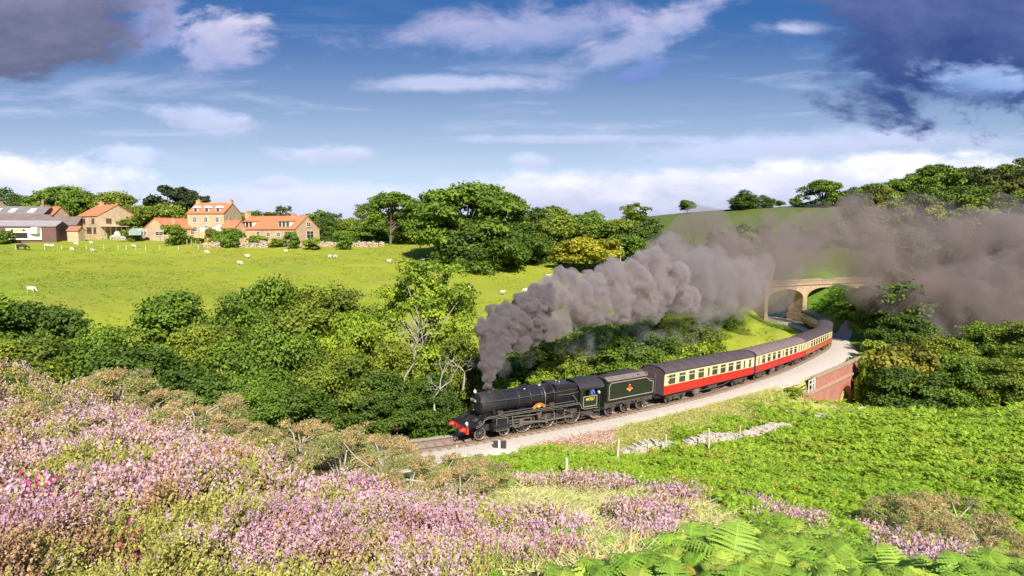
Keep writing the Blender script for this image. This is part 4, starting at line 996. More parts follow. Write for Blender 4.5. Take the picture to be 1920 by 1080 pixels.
def make_tree(key, seed, H_, rx, n_lobe, n_leaf, size, base, name='tree', zc=.58, rz=.42, trunk=.45, trad=.035, bark='bark', limbs=8, **kw):
    """prototype in metres, base at z=0, height H_"""
    r = np.random.default_rng(seed); Q, c, LC, LR = crown_arrays(r, rx, H_ * rz, H_ * zc, n_lobe, n_leaf, size, base, **kw)
    top = np.quantile(Q[..., 2], .998); e = empty(name); tb = trunk_mb(r, H_ * trunk, H_ * trad, LC, limbs).build('trunk', M[bark], e)
    cr = np_mesh('crown', Q, 4, c, M['leaf'], e); PROTO[key] = (e, float(top), float(np.quantile(np.abs(Q[..., 0]), .985)), [False])
    return e
def plant_at(key, x, y, ztop, width_m, label, cat='tree', group=None, rz=None, sink=.2, z=None):
    e, h, w2, used = PROTO[key]; z0 = (gz(x, y) if z is None else z) - sink
    if used[0]: o = copy_tree(e)
    else: o = e; used[0] = True
    sz = max(.15, (ztop - z0) / h); sx = width_m / 2 / w2
    if sz < .8 * sx: sz = .8 * sx; z0 = ztop - h * sz
    o.location = (x, y, z0); o.scale = (sx, sx, sz); o.rotation_euler = (0, 0, rng.uniform(0, 6.28) if rz is None else rz)
    for k in ('label', 'category', 'group'):
        if k in o: del o[k]
    tag(o, label, cat, group); return o
def tree(key, px, D, ytop, wpx, label, cat='tree', group=None, **kw):
    p = P(px, ytop, D); return plant_at(key, p.x, p.y, p.z, wpx * D / F_PX, label, cat, group, **kw)

make_tree('near_a', 1, 12, 5.5, 40, 38000, .21, G_MID, zc=.52, rz=.44, skirt=1, yellow=.10, var=.35)
make_tree('near_b', 2, 12, 5.0, 34, 34000, .21, G_OLV, zc=.52, rz=.46, skirt=1, yellow=.25, var=.35)
make_tree('near_c', 3, 12, 4.6, 30, 32000, .21, G_DARK, zc=.50, rz=.46, skirt=1, yellow=.05, var=.4)
make_tree('cone', 4, 12, 5.0, 38, 34000, .21, G_MID, zc=.50, rz=.48, skirt=1, shape='cone', yellow=.15, var=.35)
make_tree('lime', 5, 10, 4.6, 30, 28000, .20, G_LIT, zc=.50, rz=.48, skirt=1, yellow=.35, var=.35)
make_tree('ash', 6, 16, 5.6, 95, 21000, .19, G_LIT, zc=.52, rz=.48, trunk=.5, trad=.016, bark='palebark', limbs=26, lobe=(.10, .20), hollow=.25, skirt=1, yellow=.2, var=.35)
make_tree('far_round', 7, 14, 7, 34, 16000, .40, G_DARK, zc=.56, rz=.44, skirt=.6, yellow=.12, var=.4, trad=.03)
make_tree('far_mid', 8, 14, 6.5, 30, 14000, .40, G_MID, zc=.55, rz=.44, skirt=.6, yellow=.1, var=.4, trad=.03)
make_tree('far_olive', 9, 13, 6.5, 26, 14000, .40, G_OLV, zc=.54, rz=.45, skirt=.8, yellow=.2, var=.35, trad=.03)
make_tree('loose', 10, 18, 8.5, 48, 13000, .38, G_MID, zc=.62, rz=.40, trunk=.6, trad=.022, limbs=22, lobe=(.14, .26), hollow=.45, yellow=.25, var=.35)
make_tree('yellow', 11, 10, 6.5, 34, 14000, .38, G_YEL, zc=.58, rz=.40, trunk=.35, yellow=.35, var=.3)
make_tree('pine', 12, 14, 8, 24, 12000, .42, G_PINE, zc=.66, rz=.30, trunk=.62, trad=.025, lobe=(.22, .34), yellow=0, var=.3)
make_tree('shrub', 13, 4, 3.0, 20, 6000, .26, G_MID, name='shrub', zc=.46, rz=.5, trunk=.4, skirt=1, yellow=.12, var=.35)
make_tree('shrub_lit', 14, 4, 3.2, 20, 6500, .24, G_LIT, name='shrub', zc=.46, rz=.5, trunk=.4, skirt=1, yellow=.35, var=.35)
make_tree('shrub_yel', 15, 4, 3.2, 20, 6500, .22, (.22, .23, .035), name='shrub', zc=.46, rz=.5, trunk=.4, skirt=1, yellow=.4, var=.35)

g = 'trees filling the valley below the field'
for a in (
 ('near_a', -60, 50, 560, 300, 'dark green tree cut by the photo edge above the purple heather ridge'),
 ('near_c', 70, 54, 572, 190, 'dark flat-topped tree standing at the left of the valley wood'),
 ('near_b', 20, 44, 640, 240, 'low olive tree just behind the heather ridge, lower left of the wood'),
 ('near_a', 180, 50, 618, 190, 'low rounded tree in the dip left of the cone-shaped tree'),
 ('cone', 325, 57, 550, 200, 'cone-shaped tree whose tip rises against the bright field'),
 ('near_c', 250, 46, 655, 220, 'dark green tree in front of the cone-shaped tree'),
 ('near_b', 390, 52, 612, 190, 'olive green tree between the cone-shaped and the tallest broad tree'),
 ('near_a', 505, 60, 524, 180, 'tallest broad tree of the valley wood with a dark domed top'),
 ('near_b', 600, 61, 540, 200, 'broad dome of olive foliage right of the tallest valley tree'),
 ('near_a', 440, 50, 640, 200, 'bright-topped tree below the tallest broad tree'),
 ('near_c', 360, 43, 700, 190, 'dark tree low in the wood behind the brown gorse'),
 ('near_a', 545, 49, 628, 200, 'round tree in the middle of the valley wood'),
 ('lime', 655, 57, 585, 150, 'yellow-green tree glowing beside the pale-limbed ash'),
 ('near_a', 460, 43, 712, 170, 'deep green tree at the foot of the wood above the gorse'),
 ('near_c', 565, 44, 722, 150, 'shaded dark tree at the foot of the wood, near the gorse tips'),
 ('near_b', 640, 47, 660, 170, 'olive tree low in the wood left of the pale dead branches'),
 ('ash', 800, 58, 488, 190, 'tall thin ash with pale bare limbs in front of the bright field'),
 ('near_b', 750, 53, 640, 150, 'olive tree under the tall ash'),
 ('near_c', 700, 46, 700, 140, 'dark tree between the gorse and the black locomotive'),
 ('near_b', 850, 55, 625, 130, 'sunlit tree left of the column of smoke'),
 ('near_c', 800, 49, 705, 120, 'low dark tree right behind the red buffer beam'),
 ('near_a', 880, 60, 660, 120, 'tree behind the locomotive smokebox and the smoke'),
 ('near_c', 960, 66, 668, 130, 'low tree behind the locomotive boiler'),
 ('near_b', 1040, 66, 640, 150, 'rounded olive tree behind the locomotive cab'),
 ('near_a', 1010, 78, 600, 170, 'tree half hidden in the smoke above the boiler'),
 ('near_a', 1130, 72, 612, 160, 'rounded tree behind the tender below the smoke'),
 ('near_c', 1215, 74, 622, 130, 'dark rounded tree where tender and first coach meet'),
 ('near_b', 1120, 90, 580, 160, 'tree veiled by the drifting smoke above the tender'),
 ('near_b', 1280, 82, 602, 130, 'olive tree above the roof of the first coach'),
 ('cone', 1215, 96, 572, 140, 'tree veiled by smoke above the first coach'),
 ('lime', 1310, 92, 598, 90, 'yellow-green tree above the rear of the first coach'),
 ('near_a', 1320, 112, 572, 110, 'green tree at the edge of the bright paddock'),
): tree(*a[:5], a[5], 'tree', g)
g = 'low bushes beside the railway'
for a in (
 ('shrub', 1175, 66, 690, 60, 'dark bush against the tender'), ('shrub_lit', 930, 56, 712, 90, 'light green bush behind the boiler'),
 ('shrub_lit', 1300, 78, 640, 90, 'light green bush behind the first coach roof'),  ('shrub_lit', 1260, 70, 668, 60, 'light green bush touching the front of the first coach roof'), ('shrub', 1080, 60, 700, 70, 'dark bush behind the locomotive cab'),
 ('shrub_lit', 1012, 58, 706, 60, 'pale green bush behind the firebox')): tree(*a[:5], a[5], 'bush', g)

g = 'tree belt along the far side of the sheep field'
for a in (
 ('loose', 872, 142, 344, 190, 'tallest tree of the far belt with a loose sunlit top'),
 ('loose', 945, 150, 362, 80, 'thin airy tree leaning right beside the tallest belt tree'),
 ('far_mid', 826, 139, 392, 110, 'dense dark lower crown left of the tallest belt tree'),
 ('far_round', 905, 136, 408, 150, 'broad dark crown under the tallest belt tree, its skirt on the grass'),
 ('far_round', 965, 142, 420, 100, 'dark round tree at the right foot of the tallest belt tree'),
 ('loose', 731, 165, 361, 104, 'lone slender tree left of the tall belt tree with sky through its crown'),
 ('far_round', 1010, 178, 392, 100, 'dark domed tree behind the belt, right of the airy tree'),
 ('far_olive', 1050, 165, 405, 110, 'olive tree in the middle of the far belt'),
 ('far_mid', 1105, 185, 404, 100, 'mid green rounded tree of the far belt under the moor edge'),
 ('far_round', 1010, 152, 440, 110, 'dark low tree in front of the far belt'),
 ('far_olive', 1150, 178, 412, 100, 'olive rounded tree near the right end of the far belt'),
 ('far_round', 1210, 172, 412, 110, 'dark tree at the right end of the far belt beside the smoke'),
 ('far_mid', 1180, 160, 440, 90, 'mid green tree behind the wooden pole'),
 ('far_round', 1265, 185, 440, 80, 'dark tree swallowed by the edge of the smoke'),
 ('yellow', 1102, 141, 446, 112, 'yellow-green round-headed tree on a short trunk at the field edge'),
 ('far_round', 612, 190, 405, 60, 'dark tree just right of the long red-roofed house'),
 ('far_olive', 655, 195, 410, 70, 'low olive tree in the hedge line right of the houses'),
 ('far_mid', 700, 185, 412, 70, 'green tree behind the stone wall left of the slender tree'),
 ('far_olive', 770, 175, 418, 70, 'olive tree between the slender tree and the tall belt tree'),
): tree(*a[:5], a[5], 'tree', g)
g = 'trees around the farm and houses'
for a in (
 ('far_round', 12, 186, 354, 66, 'dark tree at the left photo edge behind the barns'), ('far_round', 52, 190, 370, 60, 'dark low tree behind the grey barn roof'),
 ('far_mid', 106, 190, 348, 90, 'high green tree above the small red roofs'), ('far_mid', 152, 188, 360, 76, 'green tree between the high tree and the square stone house'),
 ('far_olive', 212, 186, 359, 86, 'olive tree behind the square stone house'), ('pine', 316, 190, 350, 96, 'dark spreading pine behind the low gabled house'),
 ('pine', 372, 192, 364, 64, 'smaller dark pine beside the three-storey house'), ('far_olive', 296, 176, 384, 110, 'brownish olive tree in front of the dark pines'),
 ('far_olive', 256, 182, 386, 60, 'olive tree right of the square stone house'),
): tree(*a[:5], a[5], 'tree', g)
g = 'garden bushes by the field wall'
for a in (
 ('shrub', 322, 152, 421, 44, 'round green bush in front of the low gabled house'), ('shrub', 434, 150, 429, 42, 'round dark bush on the field wall below the three-storey house'),
 ('shrub', 412, 153, 433, 26, 'small dark bush left of the round bush on the wall'), ('shrub', 545, 150, 434, 28, 'dark bush in front of the long red-roofed house'),
 ('shrub', 640, 152, 432, 34, 'dark bush at the right end of the garden hedge'), ('shrub_lit', 480, 154, 442, 30, 'low light green bush in the middle of the garden'),
 ('shrub_yel', 398, 156, 428, 24, 'yellowish bush before the three-storey house door'), ('shrub_lit', 585, 150, 446, 30, 'pale bush near the garage end of the long house'),
 ('shrub', 248, 160, 432, 30, 'green bush beside the white greenhouse'), ('shrub', 8, 152, 432, 34, 'dark bush at the left photo edge below the barns'),
 ('shrub_lit', 520, 152, 447, 26, 'light green bush on the garden wall, left of the dark bush'),
): tree(*a[:5], a[5], 'bush', g)
g = 'small trees on the moor skyline'
for a in (
 ('far_mid', 1289, 345, 375, 28, 'tiny lone tree at the left of the moor skyline'), ('far_round', 1398, 340, 357, 52, 'dark round tree of the skyline pair'),
 ('far_round', 1432, 340, 366, 36, 'lower right tree of the skyline pair'), ('far_mid', 1463, 338, 376, 16, 'tiny bush-like tree on the skyline right of the pair'),
 ('far_mid', 1492, 335, 372, 24, 'small tree left of the big skyline tree'), ('loose', 1542, 330, 338, 74, 'big airy tree on the moor skyline'),
 ('far_mid', 1580, 326, 362, 50, 'tree where the skyline meets the hillside wood'), ('far_mid', 1630, 318, 345, 60, 'bright green tree at the left edge of the hillside wood'),
 ('far_round', 1600, 322, 352, 50, 'dark tree right of the big skyline tree'), ('loose', 1750, 296, 309, 70, 'highest tree of the hillside wood against the cloud'),
 ('loose', 1818, 296, 315, 64, 'airy tree right of the highest hillside tree'), ('loose', 1905, 290, 318, 70, 'airy tree at the right photo edge on the skyline'),
 ('far_mid', 1700, 300, 330, 80, 'tree left of the highest hillside tree'),
): tree(*a[:5], a[5], 'tree', g)
g = 'trees on the slope right of the railway'
for a in (
 ('shrub_yel', 1688, 88, 648, 150, 'yellow and rust bush mound just behind the brick bridge'),
 ('near_c', 1700, 82, 690, 150, 'dark bush below the yellow mound right of the brick arch'),
 ('near_a', 1795, 84, 665, 160, 'green tree at the top edge of the bracken slope'),
 ('near_b', 1880, 82, 672, 150, 'olive tree at the right photo edge above the bracken'),
 ('near_b', 1770, 98, 632, 130, 'round olive tree above the green one by the bracken'),
 ('near_a', 1850, 104, 610, 160, 'tree at the right in the thinning smoke'),
 ('near_c', 1700, 108, 592, 130, 'dark tree casting shade on the ballast bend'),
 ('near_a', 1660, 124, 560, 100, 'tree beside the pale path end'),
 ('near_c', 1760, 122, 560, 150, 'smoky dark tree on the slope above the bend'),
 ('near_b', 1930, 100, 600, 160, 'olive tree leaving the photo at the right'),
 ('near_a', 1640, 150, 548, 80, 'green bush-like tree at the right end of the stone bridge'),
 ('near_a', 1950, 84, 650, 150, 'green tree partly outside the right edge above the bracken'),
 ('near_c', 1640, 92, 700, 50, 'small dark tree against the right end of the brick bridge'),
): tree(*a[:5], a[5], 'tree', g)
tree('shrub_lit', 1488, 71.0, 727, 30, 'low light green bush left of the small white railing', 'bush')
tree('shrub_lit', 1625, 86, 672, 34, 'small bright bush at the end of the brick coping', 'bush')
tree('shrub_lit', 1600, 140, 566, 60, 'light green bush right of the last curve of coaches', 'bush')
tree('shrub_lit', 1650, 100, 640, 60, 'light green bush beside the ballast bend', 'bush')

# the hillside wood: nobody could count it
r_ = np.random.default_rng(77); QQ, CCc = [], []
base_p = [crown_arrays(np.random.default_rng(500 + i), 6, 6, 6.5, 20, 2600, .62, b_, skirt=1, yellow=.12, var=.4)[:2] for i, b_ in enumerate((G_DARK, G_MID, G_OLV, (.09, .12, .03)))]
def mass(px0, px1, D0, D1, n, cond, hgt=(7, 13)):
    k = 0; tries = 0
    while k < n and tries < n * 30:
        tries += 1; D = r_.uniform(D0, D1); px = r_.uniform(px0, px1); x = (px - 960) * D / F_PX; z = gz(x, D)
        qx, qy, _ = pix(x, D, z)
        if not cond(qx, qy, D): continue
        Q, c = base_p[r_.integers(4)]; s = r_.uniform(*hgt) / 13; a = r_.uniform(0, 6.28); ca, sa = math.cos(a), math.sin(a)
        q = Q.reshape(-1, 3) * np.array([1, 1, 1.0]) * s; q = np.stack([q[:, 0] * ca - q[:, 1] * sa + x, q[:, 0] * sa + q[:, 1] * ca + D, q[:, 2] + z - .5], -1)
        QQ.append(q.reshape(-1, 4, 3)); CCc.append(c * r_.uniform(.8, 1.25) * np.array([1 + .25 * r_.random(), 1, 1])); k += 1
mass(1590, 2150, 180, 310, 230, lambda x, y, D: y > 335 + max(0, (1690 - x)) * .9)
mass(1660, 2150, 115, 180, 60, lambda x, y, D: x > 1680 and y > 440)
mass(1330, 1640, 190, 240, 26, lambda x, y, D: y > 455, (5, 9))
wood = np_mesh('hillside_wood', np.concatenate(QQ), 4, np.concatenate(CCc), M['leaf']); tag(wood, kind='stuff')
QQ, CCc = [], []
mass(-200, 1250, 230, 330, 90, lambda x, y, D: True, (9, 14))
wood = np_mesh('distant_woods', np.concatenate(QQ), 4, np.concatenate(CCc), M['leaf']); tag(wood, kind='stuff')

# ---------------------------------------------------------------- farm and houses beyond the field
M['pantile'] = mat('red_pantiles', (.62, .20, .09), .85, var=.3, scale=2.2)
M['pantile2'] = mat('weathered_pantiles', (.42, .17, .11), .9, var=.35, scale=1.5)
M['sheet'] = mat('grey_sheet_roof', (.22, .19, .19), .8, var=.3, scale=.6)
M['sheet2'] = mat('brown_sheet_roof', (.20, .155, .14), .85, var=.4, scale=.8)
M['palesheet'] = mat('pale_sheet_roof', (.34, .31, .31), .75, var=.25, scale=.6)
M['barnred'] = mat('dark_red_cladding', (.16, .085, .075), .8, var=.3, scale=1)
M['dark'] = mat('dark_opening', (.03, .028, .025), .9)
M['render'] = mat('white_render', (.78, .75, .68), .8, var=.1, scale=2)
M['wood'] = mat('weathered_wood', (.34, .27, .20), .9, var=.3, scale=5)
M['brownwood'] = mat('brown_wood_frame', (.28, .13, .06), .7, var=.2, scale=5)
M['sandwall'] = brick_mat('warm_sandstone', (.62, .45, .27), (.50, .37, .23), (.46, .37, .26), 1.0, .55, .26)
def house(name, px, py, D, yaw, W, L, he, hr, label, cat='house', wall='sandwall', roof='pantile', wins=(), chim=(), dorm=(), over=.25, extra=None, group=None):
    """gable towards -Y, ridge along Y; origin at the middle of the gable foot"""
    p = P(px, py, D); e = empty(name, p, R(yaw), label, cat, group); w = W / 2
    b = MB(); b.prism([(-w, -2.5), (w, -2.5), (w, he), (0, hr), (-w, he)], 0, L, 'y'); b.build('wall', M[wall], e)
    sl = math.hypot(w, hr - he); ux, uz = w / sl, (hr - he) / sl; nx, nz = uz, ux; th_ = .16
    b = MB()
    for s_ in (-1, 1):
        x0, z0 = 0, hr + .02; x1, z1 = s_ * (w + over * ux), he - over * uz + .02
        b.prism([(x0, z0), (x1, z1), (x1 + s_ * nx * th_, z1 + nz * th_), (x0, z0 + th_ / nz)] if s_ > 0 else [(x1, z1), (x0, z0), (x0, z0 + th_ / nz), (x1 - nx * th_, z1 + nz * th_)], -.15, L + .15, 'y')
    b.box(-.14, .14, -.16, L + .16, hr + .10, hr + .30); rf = b.build('roof', M[roof], e)
    for (fw, u, z, ww, hh, fr) in wins:
        b = MB(); t = .05
        if fw == 'g': f = lambda a0, a1, d0, d1, z0, z1, m: b.box(a0, a1, -d1, -d0, z0, z1, m)
        elif fw == 'l': f = lambda a0, a1, d0, d1, z0, z1, m: b.box(-w - d1, -w - d0, a0, a1, z0, z1, m)
        else: f = lambda a0, a1, d0, d1, z0, z1, m: b.box(w + d0, w + d1, a0, a1, z0, z1, m)
        f(u - ww / 2 - .08, u + ww / 2 + .08, .003, .06, z - .08, z + hh + .08, 0); f(u - ww / 2, u + ww / 2, .061, .075, z, z + hh, 1)
        f(u - .03, u + .03, .076, .10, z, z + hh, 0); f(u - ww / 2, u + ww / 2, .0765, .0995, z + hh * .55, z + hh * .55 + .06, 0)
        f(u - ww / 2 - .14, u + ww / 2 + .14, .003, .16, z - .22, z - .085, 0)
        b.build('window', [M[fr], M['glass']], e)
    for (x, y, s_, h_) in chim:
        zb = hr - abs(x) * (hr - he) / w - .4; b = MB(); b.box(x - s_ / 2, x + s_ / 2, y - s_ / 2, y + s_ / 2, zb, hr + h_); b.box(x - s_ / 2 - .08, x + s_ / 2 + .08, y - s_ / 2 - .08, y + s_ / 2 + .08, hr + h_ + .002, hr + h_ + .16)
        ch = b.build('chimney', M[wall], rf)
        b = MB()
        for k in (-.2, .2): b.cyl((x + k * s_, y, hr + h_ + .16), (x + k * s_, y, hr + h_ + .6), .13, .10, 8)
        b.build('chimney_pot', M['pantile'], ch)
    for (s_, y, dw, dh, zb, fr) in dorm:        # gabled or shed dormers on the slope at side s_
        xs = s_ * (w * (1 - (zb - he) / (hr - he))) if zb > he else s_ * w
        top = zb + dh; xin = s_ * max(.1, w * (1 - (top - he) / (hr - he)))
        b = MB(); x0, x1 = sorted((xs + s_ * .05, xin)); b.box(x0, x1, y - dw / 2, y + dw / 2, zb, top)
        d = b.build('dormer', M[fr], rf)
        b = MB(); xx = xs + s_ * .05
        k = max(1, round(dw / 1.1))
        for i in range(k):
            yc = y - dw / 2 + dw * (i + .5) / k; xa, xb = sorted((xx + s_ * .003, xx + s_ * .04)); b.box(xa, xb, yc - dw / k * .36, yc + dw / k * .36, zb + .15, top - .15)
        b.build('window', M['glass'], d)
        b = MB(); xa, xb = sorted((xs + s_ * .3, xin - s_ * .6))
        if dw < 2: b.prism([(y - dw / 2 - .2, top), (y + dw / 2 + .2, top), (y, top + dw * .5)], xa, xb, 'x')
        else: b.prism([(xs + s_ * .35, top - .02), (xs + s_ * .35, top + .12), (xin - s_ * .8, top + .35), (xin - s_ * .8, top + .1)], y - dw / 2 - .2, y + dw / 2 + .2, 'y')
        b.build('roof', M['render'] if dw < 2 else M[roof], d)
    return e, rf
gh = 'stone houses with red roofs beyond the field'
house('stone_house', 223, 440, 170, 64, 11.0, 9.5, 5.2, 8.4, 'square stone house with orange pantile roof and veranda, left of the pines', group=gh,
      wins=[('g', -2.6, 3.4, 1.3, 1.1, 'brownwood'), ('g', 3.8, 3.4, .7, .9, 'brownwood'), ('l', 2.2, 3.3, 1.2, 1.2, 'brownwood'), ('l', 6.6, 3.3, 1.2, 1.2, 'brownwood'), ('l', 1.6, .6, 1.1, 1.4, 'brownwood'), ('l', 4.3, .6, 2.2, 1.4, 'brownwood'), ('l', 7.6, .6, 1.1, 1.4, 'brownwood')],
      chim=[(0, 7.6, .9, .9)])
h1 = bpy.data.objects['stone_house']; b = MB(); b.prism([(-2.8, -.03), (-2.8, -.13), (2.2, -.13), (2.2, -.03)], 0, 0, 'y') if False else None
b.box(-5.0, 2.2, -2.2, -.02, 2.3, 2.42); b.build('porch_roof', M['whitepaint'], h1)
for x in (-4.9, -3.4, -1.9, -.4, 1.0, 2.1):
    b = MB(); b.box(x - .07, x + .07, -2.15, -2.0, -.5, 2.3); b.build('porch_post', M['brownwood'], h1)
house('three_storey_house', 438, 440, 172, 84, 9.0, 11.0, 6.0, 9.0, 'tall three-storey stone house with three white dormers and chimneys at both ends', group=gh,
      wins=[('l', 2.0, 3.6, .9, 1.3, 'whitepaint'), ('l', 5.4, 3.6, .9, 1.3, 'whitepaint'), ('l', 8.8, 3.6, .9, 1.3, 'whitepaint'), ('l', 2.0, .9, 1.0, 1.3, 'whitepaint'), ('l', 5.4, .6, .9, 1.9, 'whitepaint'), ('l', 8.8, .9, 1.0, 1.3, 'whitepaint'), ('g', -1.8, 3.8, .8, 1.0, 'whitepaint'), ('g', 2.2, 3.8, .8, 1.0, 'whitepaint')],
      chim=[(0, .5, 1.1, .8), (0, 10.3, 1.1, .8)], dorm=[(-1, 2.0, 1.3, 1.2, 6.4, 'render'), (-1, 5.4, 1.3, 1.2, 6.4, 'render'), (-1, 8.8, 1.3, 1.2, 6.4, 'render')])
house('gabled_cottage', 292, 440, 162, -20, 8.6, 12.5, 1.7, 4.4, 'low gabled cottage with long orange roof beside the round green bush', group=gh,
      wins=[('g', 1.4, -.2, 2.6, 1.0, 'render'), ('r', 8.0, .1, 1.0, 1.2, 'whitepaint'), ('r', 11.2, .1, 1.0, 1.2, 'whitepaint')], chim=[(2.2, 4.0, .6, -.2)])
house('long_house', 577, 444, 158, 68, 9.4, 20.5, 2.0, 5.4, 'long low stone house with bright red roof, two big white dormers and a garage gable', group=gh,
      wins=[('g', .4, 2.8, 1.2, .9, 'whitepaint'), ('g', .9, -.4, 2.5, 1.9, 'whitepaint'), ('l', 2.2, .1, .9, 1.0, 'whitepaint'), ('l', 5.5, .1, .9, 1.0, 'whitepaint'), ('l', 9.0, .1, .9, 1.0, 'whitepaint'), ('l', 12.5, -.2, .9, 1.6, 'whitepaint'), ('l', 17.5, .1, .9, 1.0, 'whitepaint')],
      chim=[(0, 4.4, 1.0, .5), (0, 20.8, 1.1, 1.4)], dorm=[(-1, 4.2, 3.8, 1.6, 2.5, 'render'), (-1, 17.0, 3.8, 1.6, 2.5, 'render')])
b = MB(); pa = P(537, 402, 163); b.cyl((pa.x, pa.y, pa.z - 1), (pa.x, pa.y, pa.z + 2), .05, n=6)
for k in (-.6, -.3, 0, .3, .6): b.bar((pa.x - .45, pa.y + k, pa.z + 1.7), (pa.x + .45, pa.y + k, pa.z + 1.7), .05, .05)
b.bar((pa.x, pa.y - .8, pa.z + 1.7), (pa.x, pa.y + .8, pa.z + 1.7), .06, .06)
tag(b.build('roof_aerial', M['steel']), 'thin television aerial on a pole above the long red roof', 'aerial')
house('house_wing', 452, 442, 158, 74, 4.4, 4.5, 2.0, 3.9, 'small red-roofed wing between the three-storey house and the long house', wins=[('l', 2.0, .1, 1.0, 1.3, 'whitepaint')], group=gh)
house('far_cottage', 88, 420, 186, 76, 6.5, 11, 3.8, 6.6, 'distant house with weathered red roof behind the grey barn', roof='pantile2', chim=[(0, .6, .8, .8), (0, 8, .8, .8)], group=gh)
house('orange_roof_cottage', 116, 426, 178, 78, 5.0, 8, 3.6, 5.9, 'small cottage with orange roof and pale gable right of the barns', chim=[(0, 6.5, .7, .5)], group=gh)
house('edge_cottage', 4, 415, 184, 80, 6, 10, 4.2, 6.8, 'house gable with chimney cut by the left photo edge', chim=[(0, .6, .8, .7)], group=gh, roof='pantile2')
gb = 'farm buildings at the left of the field'
e, rf = house('grey_barn', 98, 436, 176, 104, 12, 26, 4.4, 7.4, 'big farm barn with grey sheet roof and four pale skylights', 'barn', 'barnred', 'sheet', group=gb)
for y in (3.4, 8.2, 12.0, 16.4):
    b = MB(); b.bar((-3.9, y, 5.62 + .16), (-1.6, y, 6.77 + .17), 1.6, .12); b.build('skylight', M['whitepaint'], rf)
house('brown_barn', 100, 440, 168, 104, 9, 28, 3.2, 5.4, 'farm barn with brown weathered roof in front of the grey barn', 'barn', 'barnred', 'sheet2', group=gb)
house('brown_shed', 155, 440, 168, 104, 7, 9, 2.6, 4.8, 'brown-roofed shed between the barns and the square stone house', 'shed', 'barnred', 'sheet2', group=gb)
e, rf = house('open_barn', 118, 443, 160, 104, 7, 30, 2.6, 3.9, 'long open-fronted barn with pale sheet roof and dark red wall', 'barn', 'barnred', 'palesheet', group=gb)
b = MB(); b.box(-3.62, -3.52, 16, 20, -.6, 1.9); b.build('door_opening', M['dark'], e)
b = MB(); b.box(-3.8, -3.66, 3.2, 11.2, -.9, 2.1); wb = b.build('white_wall_panel', M['render'], e)
b = MB(); b.box(-3.84, -3.802, 6.9, 10.0, 1.35, 1.85); sg_ = b.build('sign', M['dark'], wb)
b = MB(); b.box(-3.86, -3.842, 7.4, 9.5, 1.42, 1.78); b.build('sign_face', M['yellow'], sg_)
b = MB(); b.box(-3.84, -3.80, 6.4, 11.2, -.5, .95); b.build('open_bay', M['dark'], wb)
p = P(67, 438, 155); b = MB(); b.prism([(-.9, 0), (.9, 0), (1.0, 1.6), (-.6, 1.7)], -.7, .7, 'y'); b.box(-1.3, -.9, -.6, .6, .1, .3); o = b.build('water_tank', M['whitepaint'], None, p); tag(o, 'small white tank standing before the open barn', 'tank')
house('red_porch', 153, 441, 160, 90, 2.4, 3.0, 1.2, 2.2, 'tiny red-roofed outbuilding left of the square stone house', 'shed', roof='pantile2', group=gb)
p = P(253, 441, 158); e = empty('greenhouse', p, 0, 'small white-framed greenhouse with rounded glass roof', 'greenhouse')
arc = [(1.5 * math.cos(t), .8 + .9 * math.sin(t)) for t in np.linspace(0, math.pi, 9)]
b = MB(); b.prism([(1.5, 0)] + arc + [(-1.5, 0)], 0, 2.6, 'y'); b.build('glass', mat('pale_glass', (.30, .38, .36), .1), e)
b = MB(); 
for y in (-.03, 1.3, 2.62): b.tube([(1.53, y, 0)] + [(x * 1.02, y, z * 1.02) for x, z in arc] + [(-1.53, y, 0)], .06, 5)
for x, z in arc[::2]: b.bar((x * 1.02, -.03, z * 1.02), (x * 1.02, 2.62, z * 1.02), .08, .08)
b.build('frame', M['whitepaint'], e)
p = P(218, 441, 157); b = MB(); b.prism([(-.6, 0), (.6, 0), (.1, 1.1), (-.3, .9)], 0, 1.0, 'y'); tag(b.build('white_sail_tent', M['whitepaint'], None, p), 'little white triangular cloth at the garden corner left of the greenhouse', 'cloth')
# washing line
e = empty('washing_line', P(392, 438, 158), 0, 'washing line with white sheets and one blue cloth in the cottage garden', 'washing line')
for x in (-2.6, 2.6): b = MB(); b.cyl((x, 0, -1), (x, 0, 1.7), .05, n=6); b.build('post', M['wood'], e)
b = MB(); b.bar((-2.6, 0, 1.65), (2.6, 0, 1.65), .03, .03); b.build('line', M['wood'], e)
for x0, x1, m_ in ((-2.4, -1.1, 'whitepaint'), (-1.0, -.1, 'whitepaint'), (0, .9, 'blue'), (1.0, 2.3, 'whitepaint')):
    xx, zz = np.meshgrid(np.linspace(x0, x1, 9), np.linspace(.55, 1.64, 4), indexing='ij'); g_ = grid_mesh('cloth', xx, .08 * np.sin(xx * 7) * (1.7 - zz), zz, None, M[m_]); g_.parent = e
p = P(410, 437, 160); b = MB(); b.prism([(-.8, 0), (.8, 0), (.8, 1.7), (0, 2.3), (-.8, 1.7)], 0, 1.6, 'y'); tag(b.build('white_porch', M['render'], None, p), 'white garden porch below the three-storey house', 'porch')

